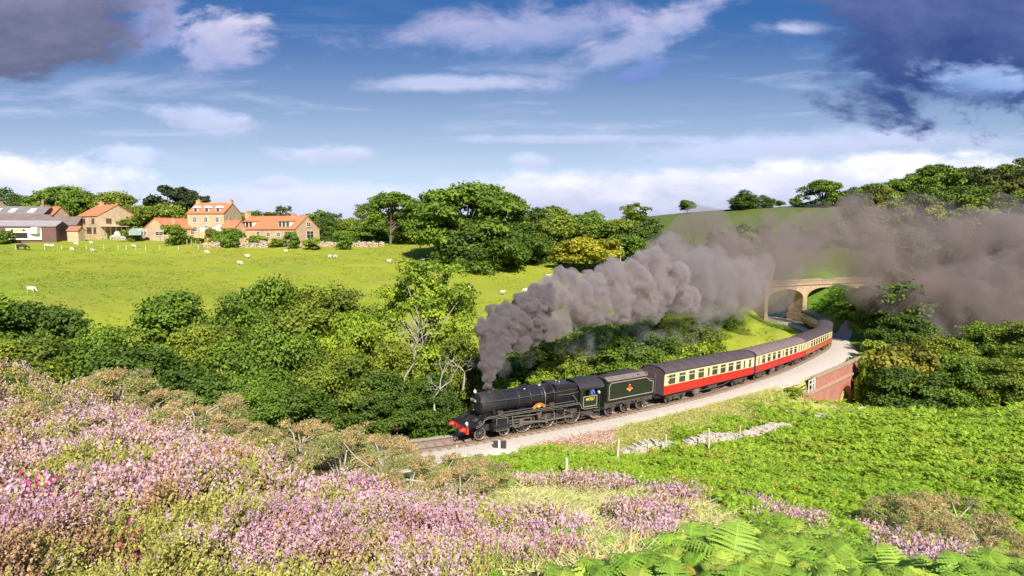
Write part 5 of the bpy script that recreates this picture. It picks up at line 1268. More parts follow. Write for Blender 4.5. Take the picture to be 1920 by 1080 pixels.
# hedges: leafy boxes
def hedge(name, pts_, wd, ht, label, base=G_MID, n=5000, size=.32):
    r = np.random.default_rng(len(pts_) + int(wd * 10)); Q = []; C = []
    for a_, b_ in zip(pts_[:-1], pts_[1:]):
        t = r.random(n); x = a_.x + (b_.x - a_.x) * t; y = a_.y + (b_.y - a_.y) * t; L_ = math.hypot(b_.x - a_.x, b_.y - a_.y); nx, ny = -(b_.y - a_.y) / L_, (b_.x - a_.x) / L_
        o = r.uniform(-1, 1, n); hh = r.random(n) ** .6; face = r.random(n) < .5; hh = np.where(face, 1 - .1 * r.random(n), hh); o = np.where(face, o, np.sign(o) * (1 - .1 * r.random(n)))
        bump = 1 + .25 * (fbm(t * L_ / 2.5, t * 0 + 3, 3) - .5); x = x + nx * o * wd / 2; y = y + ny * o * wd / 2; z = H(x, y) - .2 + hh * (ht + .2) * bump
        N_ = np.stack([nx * np.where(face, 0, o), ny * np.where(face, 0, o), np.where(face, 1, .3)], -1)
        q, c = leaves(np.stack([x, y, z], -1), N_, np.full(n, size), np.array(base) * r.uniform(.7, 1.3, (n, 1)), r); Q.append(q); C.append(c)
    return tag(np_mesh(name, np.concatenate(Q), 4, np.concatenate(C), M['leaf']), label, 'hedge')
hedge('hedge', [hit(100, 446), hit(160, 446), hit(214, 448)], 2.4, 1.7, 'dark clipped hedge in front of the square stone house')
hedge('hedge', [hit(600, 456), hit(660, 455), hit(712, 455)], 2.2, 1.6, 'low hedge behind the stone wall at the right of the gardens', G_DARK)
hedge('hedge', [hit(440, 450), hit(520, 451), hit(600, 453)], 2.2, .9, 'row of low garden shrubs before the long house', G_LIT, 4000)
hedge('hedge', [hit(330, 449), hit(378, 457)], 1.6, 1.2, 'rough hedge along the brown garden posts', G_OLV, 2500)

# dry stone walls: one heap of individual blocks per wall
M['drystone'] = mat('dry_stone', (.48, .38, .30), .95, var=.5, scale=1.3, bump=.5)
M['palestone'] = mat('pale_lichened_stone', (.56, .50, .41), .95, var=.55, scale=2.0, bump=.5)
def stone_wall(name, pts_, ht, label, m, size=.4, gap=lambda t: 1.0, wd=.6, seed=5):
    r = np.random.default_rng(seed); b = MB(); tot = 0
    for a_, b_ in zip(pts_[:-1], pts_[1:]):
        L_ = math.hypot(b_.x - a_.x, b_.y - a_.y); n = int(L_ / size); dx, dy = (b_.x - a_.x) / L_, (b_.y - a_.y) / L_
        for i in range(n):
            t = i / n; x0, y0 = a_.x + dx * L_ * t, a_.y + dy * L_ * t; z0 = gz(x0, y0) - .15; hh = ht * gap((tot + t) / (len(pts_) - 1)) * r.uniform(.85, 1.1); z = 0
            while z < hh:
                k = size * .55 * r.uniform(.7, 1.2); l_ = size * r.uniform(.7, 1.15) * .5; w_ = wd * r.uniform(.8, 1.1) / 2; j = r.normal(size=3) * .04; v = []
                for sx in (-1, 1):
                    for sy in (-1, 1):
                        for sz in (0, 1):
                            q = r.normal(size=3) * size * .13; u_, v_ = sx * l_ + q[0] + j[0], sy * w_ + q[1] + j[1]; v.append((x0 + dx * u_ - dy * v_, y0 + dy * u_ + dx * v_, z0 + z + sz * k + q[2]))
                b.add(v, [(0, 1, 3, 2), (4, 6, 7, 5), (0, 4, 5, 1), (2, 3, 7, 6), (0, 2, 6, 4), (1, 5, 7, 3)]); z += k * .93
        tot += 1
    return tag(b.build(name, m), label, 'stone wall')
stone_wall('field_wall', [hit(385, 465), hit(470, 464), hit(560, 463), hit(650, 463), hit(722, 462)], 1.25, 'dry stone wall between the sheep field and the gardens', M['drystone'], .55)
stone_wall('garden_wall', [hit(209, 449), hit(250, 450), hit(292, 450)], 1.1, 'pale block wall below the greenhouse', M['palestone'], .6, seed=8)
stone_wall('broken_wall', [hit(1150, 862), hit(1240, 846), hit(1330, 832), hit(1400, 820), hit(1480, 804)], 1.0, 'tumbled pale stone wall running through the bracken below the ballast', M['palestone'], .24, lambda t: .35 + .65 * abs(math.sin(t * 9)) * (1 - .5 * t), .7, 3)
stone_wall('broken_wall', [hit(1530, 790), hit(1590, 776), hit(1650, 764)], .5, 'last pale stones of a wall in the bracken near the brick bridge', M['palestone'], .36, lambda t: .25 + .5 * abs(math.sin(t * 11 + 1)), .6, 4)
# fence posts
def post(px, py, h_, r_, label, m_='wood', grp=None, lean=.0):
    p = hit(px, py); b = MB(); b.cyl((0, 0, -.4), (lean * h_, 0, h_), r_, r_ * .85, 8); b.cyl((lean * h_, 0, h_), (lean * h_, 0, h_ + .03), r_ * .8, r_ * .4, 8)
    o = b.build('fence_post', M[m_], None, p); return tag(o, label, 'fence post', grp)
M['palewood'] = mat('bleached_wood', (.60, .52, .42), .9, var=.25, scale=6)
gp = 'old fence posts by the tumbled wall'
post(1156, 868, 1.5, .10, 'leftmost bleached post at the end of the tumbled wall', 'palewood', gp, .08); post(1248, 852, 1.5, .09, 'bleached post in the middle left of the tumbled wall', 'palewood', gp)
post(1329, 846, 1.8, .09, 'tallest thin post standing in the tumbled wall', 'palewood', gp, -.03); post(1386, 826, 1.2, .08, 'short post near the grassy end of the tumbled wall', 'palewood', gp, .05)
post(857, 872, 1.4, .08, 'thin weathered post near the rails left of the black and white board', 'palewood', None); post(1062, 898, 1.1, .1, 'short pale stump at the edge of the bracken', 'palewood', None)
post(1282, 505, 3, .1, 'post in the rough grass right of the yellow tree', 'palewood', None) if False else None
gp = 'brown posts of the garden fence'
for i, (px, py) in enumerate([(292 + 8.4 * k, 450 + 1.3 * k) for k in range(11)]): post(px, py + 1, 1.5, .13, ('first', 'second', 'third', 'fourth', 'fifth', 'sixth', 'seventh', 'eighth', 'ninth', 'tenth', 'last')[i] + ' brown post of the garden fence counted from the pale block wall', 'wood', gp)
gp = 'thin posts of the wire fence across the field'
for i, px in enumerate((30, 84, 116, 162, 195, 222, 237, 255, 273, 300, 335, 372)):
    post(px, 469 + .0 * i, 1.1, .09, ('leftmost', 'second', 'third', 'fourth', 'fifth', 'sixth', 'seventh', 'eighth', 'ninth', 'tenth', 'eleventh', 'rightmost')[i] + ' thin pale post of the wire fence across the sheep field', 'palewood', gp)
p = hit(1163, 503); b = MB(); b.cyl((0, 0, -.5), (0, 0, 5.2), .13, .10, 8); b.bar((-.7, 0, 4.8), (.7, 0, 4.8), .1, .12); tag(b.build('utility_pole', M['palewood'], None, p), 'wooden pole with short crossarm beside the yellow-green tree', 'pole')
# black and white board beside the track
p = hit(937, 850); p.z += .12; e = empty('trackside_board', p, R(4), 'pair of black panels with a white strip between them beside the rails', 'lineside sign')
for x0, x1, z0 in ((-.50, -.12, .05), (.06, .50, -.05)): b = MB(); b.box(x0, x1, -.04, .04, z0, .78); b.build('panel', mat('weathered_black_panel', (.045, .04, .04), .7, var=.4, scale=4), e)
b = MB(); b.box(-.11, .05, -.03, .03, -.6, .80); b.build('post', M['white'], e)

# ---------------------------------------------------------------- sheep
M['wool'] = mat('wool', (.66, .61, .50), .95, var=.2, scale=8, bump=.5); M['sheepface'] = mat('sheep_face', (.30, .26, .20), .8)
def make_sheep(graze):
    e = empty('sheep'); J = [(-.42, 0, .62), (-.1, 0, .66), (.25, 0, .64), (.42, 0, .70), (.58, 0, .82 if not graze else .42), (.74, 0, .80 if not graze else .14)]
    E = [(i, i + 1) for i in range(5)]; Rr = [.20, .27, .26, .17, .11, .07]
    for x in (-.36, .26):
        for y in (-.13, .13):
            k = len(J); J += [(x, y, .45), (x + .02, y, .24), (x, y, .02)]; E += [(0 if x < 0 else 2, k), (k, k + 1), (k + 1, k + 2)]; Rr += [.10, .05, .035]
    me = bpy.data.meshes.new('sheep'); me.from_pydata(J, E, []); t_ = bpy.data.objects.new('sheep', me); COL.objects.link(t_)
    sk = t_.modifiers.new('s', 'SKIN'); sk.use_smooth_shade = True
    for i, q in enumerate(Rr): me.skin_vertices[0].data[i].radius = (q, q)
    me.skin_vertices[0].data[1].use_root = True; sb = t_.modifiers.new('b', 'SUBSURF'); sb.levels = sb.render_levels = 1
    bpy.context.view_layer.update(); m2 = bpy.data.meshes.new_from_object(t_.evaluated_get(bpy.context.evaluated_depsgraph_get())); bpy.data.objects.remove(t_)
    m2.name = 'body'; m2.materials.append(M['wool']); o = bpy.data.objects.new('body', m2); COL.objects.link(o); o.parent = e
    hx, hz_ = (.74, .80) if not graze else (.74, .14); b = MB(); b.sphere((hx, 0, hz_), .085, 10, 7, 0, (1.5, .8, .9)); b.sphere((hx - .06, .10, hz_ + .05), .04, 6, 4, 0, (.5, 1.4, .6)); b.sphere((hx - .06, -.10, hz_ + .05), .04, 6, 4, 0, (.5, 1.4, .6)); b.build('head', M['sheepface'], e)
    return e
SA, SB_ = make_sheep(True), make_sheep(False); first = {0: True, 1: True}
gs = 'sheep grazing in the bright green field'
for i, (px, py, d, l) in enumerate((
    (88, 462, 1, 'sheep nearest the dark cow, at the far left of the wire fence'), (99, 462, -1, 'sheep just right of the sheep nearest the dark cow'), (143, 459, 1, 'sheep above the wire fence, below the white barn panel'), (172, 457, -1, 'sheep left of the garden corner, beyond the wire fence'),
    (135, 469, 1, 'sheep lying long and low at the wire fence line'), (174, 471, -1, 'tiny sheep right at the wire fence, below the hedge end'), (250, 463, 1, 'sheep below the greenhouse wall'), (322, 458, -1, 'sheep beside the brown garden posts'),
    (388, 475, 1, 'sheep in front of the left end of the stone wall'), (465, 483, -1, 'sheep in the field below the round dark bush on the wall'), (450, 496, 1, 'small sheep lower than the one under the round dark bush'), (537, 473, -1, 'sheep close to the stone wall below the long house'),
    (586, 465, 1, 'sheep touching the stone wall right of the garage gable'), (105, 441, 1, 'tiny sheep under the dark hedge'), (190, 447, -1, 'tiny sheep by the garden corner'),
    (619, 483, 1, 'left sheep of the close pair below the wall end'), (629, 483, -1, 'right sheep of the close pair below the wall end'), (730, 492, 1, 'sheep standing below the lone slender tree'),
    (793, 489, -1, 'first of three sheep in a line above the tall ash'), (816, 490, 1, 'middle of three sheep in a line above the tall ash'), (839, 490, -1, 'last of three sheep in a line above the tall ash'),
    (907, 503, 1, 'sheep below the skirt of the tall belt trees'), (985, 547, -1, 'larger sheep at the upper edge of the smoke'), (942, 551, 1, 'small sheep left of the larger sheep by the smoke'),
    (882, 542, -1, 'sheep just right of the tall ash crown'), (1028, 520, 1, 'sheep against the rising edge of the smoke'), (59, 547, 1, 'lone grey sheep low in the left part of the field'))):
    k = i % 2; s_ = (SA, SB_)[k]
    o = s_ if first[k] else copy_tree(s_); first[k] = False
    p = hit(px, py + 2, 55); o.location = p; o.rotation_euler = (0, 0, (0 if d > 0 else math.pi) + rng.uniform(-.5, .5)); sc_ = .95 * rng.uniform(.9, 1.1); o.scale = (sc_, sc_, sc_); tag(o, l, 'sheep', gs)
# dark cow
e = empty('cow', hit(42, 469), R(10), 'dark brown cow grazing by old posts at the left of the field', 'cow')
J = [(-1.0, 0, 1.15), (-.4, 0, 1.12), (.3, 0, 1.1), (.8, 0, 1.15), (1.2, 0, .9), (1.5, 0, .5), (1.65, 0, .3)]; E = [(i, i + 1) for i in range(6)]; Rr = [.30, .40, .42, .34, .20, .15, .11]
for x, k0 in ((-.9, 0), (.6, 3)):
    for y in (-.22, .22): k = len(J); J += [(x, y, .75), (x - .05, y, .42), (x, y, .04)]; E += [(k0, k), (k, k + 1), (k + 1, k + 2)]; Rr += [.17, .08, .06]
k = len(J); J += [(-1.35, 0, 1.1), (-1.4, 0, .5)]; E += [(0, k), (k, k + 1)]; Rr += [.04, .03]
M['cow'] = mat('dark_hide', (.05, .04, .035), .7, var=.4, scale=3)
o = skin_person('body', J, E, Rr, M['cow'], sub=1); o.parent = e
b = MB(); b.sphere((1.55, .16, .62), .09, 8, 5, 0, (.5, 1.6, .6)); b.sphere((1.55, -.16, .62), .09, 8, 5, 0, (.5, 1.6, .6)); b.build('ears', M['cow'], e)

# ---------------------------------------------------------------- foreground and hillside vegetation
rf_ = np.random.default_rng(2024)
def unit(v): return v / (np.linalg.norm(v, axis=-1, keepdims=True) + 1e-9)
def sector(n, r0, r1, a0=-50, a1=50, p=0.0):
    """points with density ~ 1/r^(2-p) in a sector seen from the photo position"""
    u = rf_.random(n)
    r = np.exp(math.log(r0) + u * math.log(r1 / r0)) if p == 0 else (r0 ** p + u * (r1 ** p - r0 ** p)) ** (1 / p)
    a = np.radians(rf_.uniform(a0, a1, n)); return r * np.sin(a), r * np.cos(a), r
C_PINK = [(0,640),(0,1080),(600,1080),(700,1080),(860,1050),(960,1010),(840,985),(720,945),(600,930),(500,890),(420,862),(330,830),(270,790),(180,745),(90,722)]
P_PINK = [[(-400,640),(0,690),(90,722),(180,745),(270,800),(420,862),(520,890),(600,935),(720,950),(840,985),(960,1010),(930,1060),(860,1200),(-400,1200)],
          [(955,905),(1060,895),(1180,905),(1180,928),(1080,935),(985,925)], [(1190,925),(1260,930),(1330,945),(1260,948)], [(1130,965),(1250,968),(1290,985),(1250,1030),(1150,1015),(1120,985)],
          [(930,975),(1060,985),(1100,1010),(1090,1060),(950,1090)], [(1380,940),(1470,960),(1560,1000),(1530,1020),(1440,990)], [(1600,1000),(1700,1030),(1820,1075),(1750,1085),(1620,1040)], [(1380,930),(1460,950),(1430,965)]]
P_LAWN = [(960,925),(1180,925),(1330,945),(1420,985),(1330,1020),(1220,1030),(1180,1100),(860,1100),(900,1050),(960,1000),(930,960)]
P_GORSE = [(300,770),(600,800),(760,800),(880,850),(960,930),(860,985),(720,945),(600,930),(500,885),(380,850),(300,800)]
def classify(x, y, z):
    px, py, _ = pix(x, y, z); r = np.hypot(x, y); jx = (fbm(x / 1.2 + 3, y / 1.2, 3) - .5) * 70; jy = (fbm(x / 1.2 + 30, y / 1.2 + 9, 3) - .5) * 40
    px, py = px + jx, py + jy
    pink = np.zeros(len(x), bool)
    for q in P_PINK: pink |= inside(px, py, q)
    hill = r < 27.5
    return px, py, pink & hill, inside(px, py, P_LAWN) & hill & ~pink, inside(px, py, P_GORSE) & hill & ~pink, hill

# heather
def sprigs(x, y, z, r, nf, ng, Ls, cf, cg, lean=.35, ks=1.0):
    """x..r arrays; nf flower quads, ng leaf quads per sprig"""
    n = len(x); B = np.stack([x, y, z], -1); D = unit(np.stack([rf_.normal(size=n) * lean + .12, rf_.normal(size=n) * lean - .10, np.ones(n)], -1)); out, oc = [], []
    bend = np.stack([rf_.normal(size=n), rf_.normal(size=n), -np.ones(n) * .3], -1) * .10
    def pt(t): return B[:, None, :] + D[:, None, :] * (Ls[:, None] * t)[..., None] + bend[:, None, :] * (Ls[:, None] * t ** 2)[..., None]
    for k, (lo, hi), c, sz, asp, rad in ((nf, (.42, 1.0), cf, .072, 1.5, .045), (ng, (.0, .7), cg, .085, 2.3, .10)):
        if not k: continue
        t = rf_.uniform(lo, hi, (n, k)); C = pt(t); o = rf_.normal(size=(n, k, 3)); C = C + o * (Ls[:, None, None] * rad * (1.3 - t[..., None]))
        a = unit(D[:, None, :] * 1.2 + rf_.normal(size=(n, k, 3)) * .7); b_ = unit(np.cross(a, rf_.normal(size=(n, k, 3)))); s = (Ls[:, None] * sz * rf_.uniform(.7, 1.4, (n, k)))[..., None] * (ks * (1 + 6 / (k + 3)))
        q = np.stack([C - a * s * asp / 2, C - b_ * s / 2, C + a * s * asp / 2, C + b_ * s / 2], 2).reshape(-1, 4, 3)
        cc = np.repeat(c[:, None, :], k, 1) * rf_.uniform(.72, 1.25, (n, k, 1)); out.append(q); oc.append(cc.reshape(-1, 3))
    return np.concatenate(out), np.concatenate(oc)
QS, CS = [], []
for (r0, r1, n, nf, ng, L0, ks) in ((2.4, 7, 38000, 16, 7, .19, .55), (6.5, 13, 44000, 9, 5, .24, .66), (12, 28, 54000, 7, 4, .32, .62)):
    x, y, r = sector(n, r0, r1, -52, 40, .5); z = H(x, y); px, py, pink, lawn, gorse, hill = classify(x, y, z)
    keep = pink; x, y, z, r, px, py = x[keep], y[keep], z[keep], r[keep], px[keep], py[keep]; m_ = len(x)
    mound = fbm(x / .55 + 20, y / .55 + 11, 3); bare = fbm(x / 1.7 + 70, y / 1.7 + 31, 3)
    fl = np.clip((fbm(x / 1.1 + 5, y / 1.1 + 77, 3) - .44) * 7 + .35, .04, .93); fl = np.where(px > 940, np.maximum(fl, .6), fl)
    isf = rf_.random(m_) < fl; z = z + np.clip(mound - .42, -.1, .35) * np.where(px > 900, .5, 1.2) - .05
    hue = rf_.random(m_)[:, None]; g = fbm(x / .7 + 2, y / .7 + 8, 2)[:, None]
    cf = np.array([.71, .44, .53]) * (1 - hue) + np.array([.78, .57, .60]) * hue; cf = cf * (1 - .35 * (g > .62)) + np.array([.50, .18, .42]) * .35 * (g > .62)
    bell = ((np.abs(px - 70) < 40) & (np.abs(py - 1000) < 16)) | ((np.abs(px - 222) < 24) & (np.abs(py - 1060) < 18)) | ((np.abs(px - 180) < 14) & (np.abs(py - 1024) < 9))
    bell &= rf_.random(m_) < .35; cf[bell] = np.array([.62, .08, .24]); isf |= bell
    olive = np.array([.48, .42, .14]) * (1 - hue) + np.array([.38, .40, .08]) * hue; brown = np.array([.50, .33, .18]); mixb = (fbm(x / .9 + 44, y / .9, 2)[:, None] > .56)
    cg = np.where(mixb, brown, olive) * rf_.uniform(.8, 1.2, (m_, 1)); cf = np.where(isf[:, None], cf, cg * 1.15)
    L_ = L0 * (1 + r / 60) * rf_.uniform(.7, 1.35, m_)
    q, c = sprigs(x, y, z, r, nf, ng, L_, cf, cg, .35, ks); QS.append(q); CS.append(c)
hm = np_mesh('heather', np.concatenate(QS), 4, np.concatenate(CS), M['flower']); tag(hm, kind='stuff')
print('heather', len(hm.data.polygons))

# grass: thin bent blades
def blades(x, y, z, h, c, wdt, lean=.35):
    n = len(x); B = np.stack([x, y, z - .03], -1); d = np.stack([rf_.normal(size=n) * lean, rf_.normal(size=n) * lean, np.ones(n)], -1); sd = unit(np.cross(d, rf_.normal(size=(n, 3)))) * (wdt * rf_.uniform(.6, 1.3, n))[:, None] / 2
    mid = B + d * (h * .55)[:, None]; d2 = d.copy(); d2[:, :2] *= 2.4; d2[:, 2] *= .8; tip = B + d2 * h[:, None] * .95
    return np.stack([B - sd, B + sd, mid + sd * .8, mid - sd * .8], 1), np.stack([mid - sd * .8, mid + sd * .8, tip + sd * .1, tip - sd * .1], 1), c
x, y, r = sector(150000, 3.0, 22, -12, 32, .5); z = H(x, y); px, py, pink, lawn, gorse, hill = classify(x, y, z); k = lawn & (rf_.random(len(x)) < .8)
x, y, z, r = x[k], y[k], z[k], r[k]; n = len(x); h_ = rf_.uniform(.07, .20, n) * (1 + r / 30); mixg = fbm(x / .8, y / .8, 3)[:, None]
c = np.array([.56, .58, .16]) * (1 - mixg) + np.array([.74, .68, .34]) * mixg; c = c * rf_.uniform(.8, 1.2, (n, 1)); rust = (rf_.random(n) < .04); c[rust] = (.5, .2, .05)
q1, q2, _ = blades(x, y, z, h_, c, np.full(n, .014) * (1 + r / 8))
tag(np_mesh('short_grass', np.concatenate([q1, q2]), 4, np.concatenate([c, c]), M['leaf']), kind='stuff')

# long pale grass on the verge of the ballast, some of it pink with seed heads
S = rf_.uniform(S_CHIM - 1, s_of(36, 80.6), 42000); fr = np.array([track_frame(s)[0] for s in np.linspace(S_CHIM - 2, s_of(36, 80.6) + 1, 300)]); fn = np.array([track_frame(s)[2] for s in np.linspace(S_CHIM - 2, s_of(36, 80.6) + 1, 300)])
si = np.clip(((S - (S_CHIM - 2)) / (s_of(36, 80.6) + 1 - (S_CHIM - 2)) * 299).astype(int), 0, 299); off = near_side(S) + .1 + np.abs(rf_.normal(size=len(S))) * 2.6
x = fr[si, 0] + fn[si, 0] * off + rf_.normal(size=len(S)) * .2; y = fr[si, 1] + fn[si, 1] * off + rf_.normal(size=len(S)) * .2; z = H(x, y)
px, py, _ = pix(x, y, z); k = (px < 1420 + rf_.normal(size=len(px)) * 30) & (px > 975); x, y, z, px, py = x[k], y[k], z[k], px[k], py[k]; n = len(x)
t_ = fbm(x / 2, y / 2, 3)[:, None]; c = np.array([.66, .58, .24]) * t_ + np.array([.48, .54, .10]) * (1 - t_); pk = (px < 1150) & (rf_.random(n) < .55) & (py < 842); c[pk] = (.80, .55, .48)
c = c * rf_.uniform(.8, 1.25, (n, 1)); q1, q2, _ = blades(x, y, z, rf_.uniform(.3, .8, n) * np.where(pk, 1.4, 1), c, np.full(n, .06), .25)
tag(np_mesh('verge_grass', np.concatenate([q1, q2]), 4, np.concatenate([c, c]), M['leaf']), kind='stuff')

# bracken: arching fronds with pairs of pinnae
def fronds(x, y, z, L, npair, az, tilt, c, droop=.55, wide=.27):
    n = len(x); B = np.stack([x, y, z], -1); ha = np.stack([np.cos(az), np.sin(az), 0 * az], -1); sidev = np.stack([-np.sin(az), np.cos(az), 0 * az], -1)
    up = np.array([0, 0, 1.0]); out, oc = [], []
    def pos(t): return B + ha * (L * t * np.cos(tilt))[:, None] + up * (L * (np.sin(tilt) * t - droop * t ** 2.2))[:, None]
    for i in range(npair):
        t = .22 + .76 * i / npair; p0 = pos(np.full(n, t)); fwd = unit(pos(np.full(n, t + .02)) - p0); ln = L * wide * (1 - ((t - .22) / .80)) ** .75 * rf_.uniform(.85, 1.1, n); wd = L * .76 / npair * .66
        for s_ in (-1, 1):
            d = unit(sidev * s_ + fwd * .35 - up * rf_.uniform(.05, .45, (n, 1))); a = p0; m_ = p0 + d * (ln * .35)[:, None]; e = p0 + d * ln[:, None] - up * (ln * .12)[:, None]; wv = fwd * (wd * .5)[:, None] if hasattr(wd, '__len__') else fwd * wd * .5
            out.append(np.stack([a, m_ - wv, e, m_ + wv], 1)); oc.append(c * rf_.uniform(.82, 1.2, (n, 1)))
    return np.concatenate(out), np.concatenate(oc)
QBR, CBR = [], []
for (r0, r1, n, npair, L0) in ((11, 24, 38000, 12, .50), (22, 40, 64000, 8, .66), (38, 66, 60000, 6, .95), (64, 100, 8000, 5, 1.3)):
    x, y, r = sector(n, r0, r1, -12, 50, .9); z = H(x, y); px, py, pink, lawn, gorse, hill = classify(x, y, z); d, zt, side, ss = corridor(x, y)
    jit = (fbm(x / 3, y / 3, 3) - .5) * 4
    k = (side > near_side(ss) + 1.6 + jit + np.where((px > 1000) & (px < 1430), 3.5 * np.clip(1 - np.abs(px - 1215) / 215, 0, 1), 0)) & ~pink & ~lawn & ((r > 24) | (px > 1120)) & (px > 835 + jit * 10)
    a_ = (x - QA.x) * _bt[0] + (y - QA.y) * _bt[1]; b_ = (x - QA.x) * _bt[1] - (y - QA.y) * _bt[0]
    k &= ~((a_ > -1) & (b_ < 1.2)) & ~((a_ > 6) & (b_ < 4)) & (y < 100)
    wl = np.zeros(len(x), bool)
    for A_, B_ in zip([hit(1150, 862), hit(1240, 846), hit(1330, 832), hit(1400, 820)], [hit(1240, 846), hit(1330, 832), hit(1400, 820), hit(1480, 804)]):
        dx, dy = B_.x - A_.x, B_.y - A_.y; t = np.clip(((x - A_.x) * dx + (y - A_.y) * dy) / (dx * dx + dy * dy), 0, 1); wl |= np.hypot(x - A_.x - dx * t, y - A_.y - dy * t) < 1.0
    k &= ~wl
    x, y, z, r = x[k], y[k], z[k], r[k]; n = len(x); z = z + (fbm(x / 1.6 + 60, y / 1.6, 3) - .4) * .9
    t_ = fbm(x / 6 + 5, y / 6 + 2, 3)[:, None]; t2 = rf_.random((n, 1)); c = np.array([.24, .40, .028]) * (1 - t_) + np.array([.36, .50, .035]) * t_; c = c * (.8 + .4 * t2)
    yl = (rf_.random(n) < .03); c[yl] = (.42, .36, .04); br_ = (fbm(x / 2.2 + 9, y / 2.2 + 90, 3) > .68); c[br_] = c[br_] * .6 + np.array([.14, .12, .02])
    q, cc = fronds(x, y, z, L0 * rf_.uniform(.75, 1.3, n), npair, rf_.uniform(0, 6.28, n), rf_.uniform(.55, 1.25, n), c); QBR.append(q); CBR.append(cc)
# bracken bank left of the rails and on the bank before the stone bridge
for pts_, n, L0 in (([(690, 800), (830, 795), (845, 815), (800, 830), (700, 825)], 2600, 1.2), ([(1500, 600), (1540, 572), (1610, 545), (1640, 560), (1600, 590), (1560, 598)], 2600, 1.9), ([(1400, 590), (1470, 600), (1490, 625), (1420, 640), (1380, 620)], 500, 1.2)):
    P3 = [hit(*q) for q in pts_]; X0, X1 = min(p.x for p in P3) - 1, max(p.x for p in P3) + 1; Y0, Y1 = min(p.y for p in P3) - 1, max(p.y for p in P3) + 1
    x = rf_.uniform(X0, X1, n * 3); y = rf_.uniform(Y0, Y1, n * 3); z = H(x, y); d, zt, side, ss = corridor(x, y); k = inside(x, y, [(p.x, p.y) for p in P3]) & (d > 3.4); x, y, z = x[k][:n], y[k][:n], z[k][:n]; n = len(x)
    c = np.array([.15, .30, .02]) * rf_.uniform(.75, 1.3, (n, 1)); q, cc = fronds(x, y, z, L0 * rf_.uniform(.7, 1.3, n), 5, rf_.uniform(0, 6.28, n), rf_.uniform(.5, 1.2, n), c); QBR.append(q); CBR.append(cc)
bm_ = np_mesh('bracken', np.concatenate(QBR), 4, np.concatenate(CBR), M['leaf']); tag(bm_, kind='stuff'); print('bracken', len(bm_.data.polygons))

# single fern plants in the foreground, each frond with pinnae cut into pinnules
def fern_plant(seed, nf=9, L=.85, c0=(.20, .34, .035)):
    r = np.random.default_rng(seed); Q, C = [], []
    for i in range(nf):
        az = 2 * math.pi * i / nf + r.uniform(-.3, .3); Lf = L * r.uniform(.75, 1.2); tilt = r.uniform(.65, 1.15); dr = r.uniform(.45, .7); ha = np.array([math.cos(az), math.sin(az), 0]); sv = np.array([-math.sin(az), math.cos(az), 0]); up = np.array([0, 0, 1.])
        pos = lambda t: ha * Lf * t * math.cos(tilt) + up * Lf * (math.sin(tilt) * t - dr * t ** 2.3); col_ = np.array(c0) * r.uniform(.8, 1.25); yel = r.random() < .06
        if yel: col_ = np.array([.42, .38, .05])
        for k in range(14):
            a, b_ = pos(k / 14), pos((k + 1) / 14); w_ = sv * .006; Q.append(np.stack([a - w_, a + w_, b_ + w_, b_ - w_])[None]); C.append((col_ * 1.3)[None])
        for i2 in range(11):
            t = .2 + .78 * i2 / 11; p0 = pos(t); fw = unit(pos(t + .02) - p0); ln = Lf * .34 * (1 - (t - .2) / .82) ** .8 * (1 if t > .3 else .85)
            for s_ in (-1, 1):
                d = unit(sv * s_ + fw * .35 - up * r.uniform(.1, .4)); nn = unit(np.cross(d, fw)); m_ = max(4, int(ln / .022)); tt = (np.arange(m_) + .5) / m_; P0 = p0 + d * (tt * ln)[:, None] - up * (tt ** 2 * ln * .15)[:, None]
                for s2 in (-1, 1):
                    e = unit(fw * s2 + d * .5); l2 = (ln * .10 * (1 - tt) ** .6 + .005)[:, None]; w2 = ln / m_ * .62; Q.append(np.stack([P0 - d * w2, P0 + e * l2 * .5 - d * w2 * .9, P0 + e * l2 + d * w2 * .2, P0 + d * w2], 1)); C.append(np.repeat((col_ * r.uniform(.85, 1.15))[None], m_, 0))
    return np.concatenate(Q), np.concatenate(C)
fp = []
for i, (L, nf, c0) in enumerate(((1.0, 11, (.32, .48, .06)), (.75, 9, (.38, .52, .07)), (.85, 10, (.24, .40, .04)), (.6, 8, (.46, .48, .07)))):
    q, c = fern_plant(40 + i, nf, L, c0); o = np_mesh('fern', q, 4, c, M['leaf']); fp.append([o, False])
gf = 'fern plants among the foreground grass and heather'
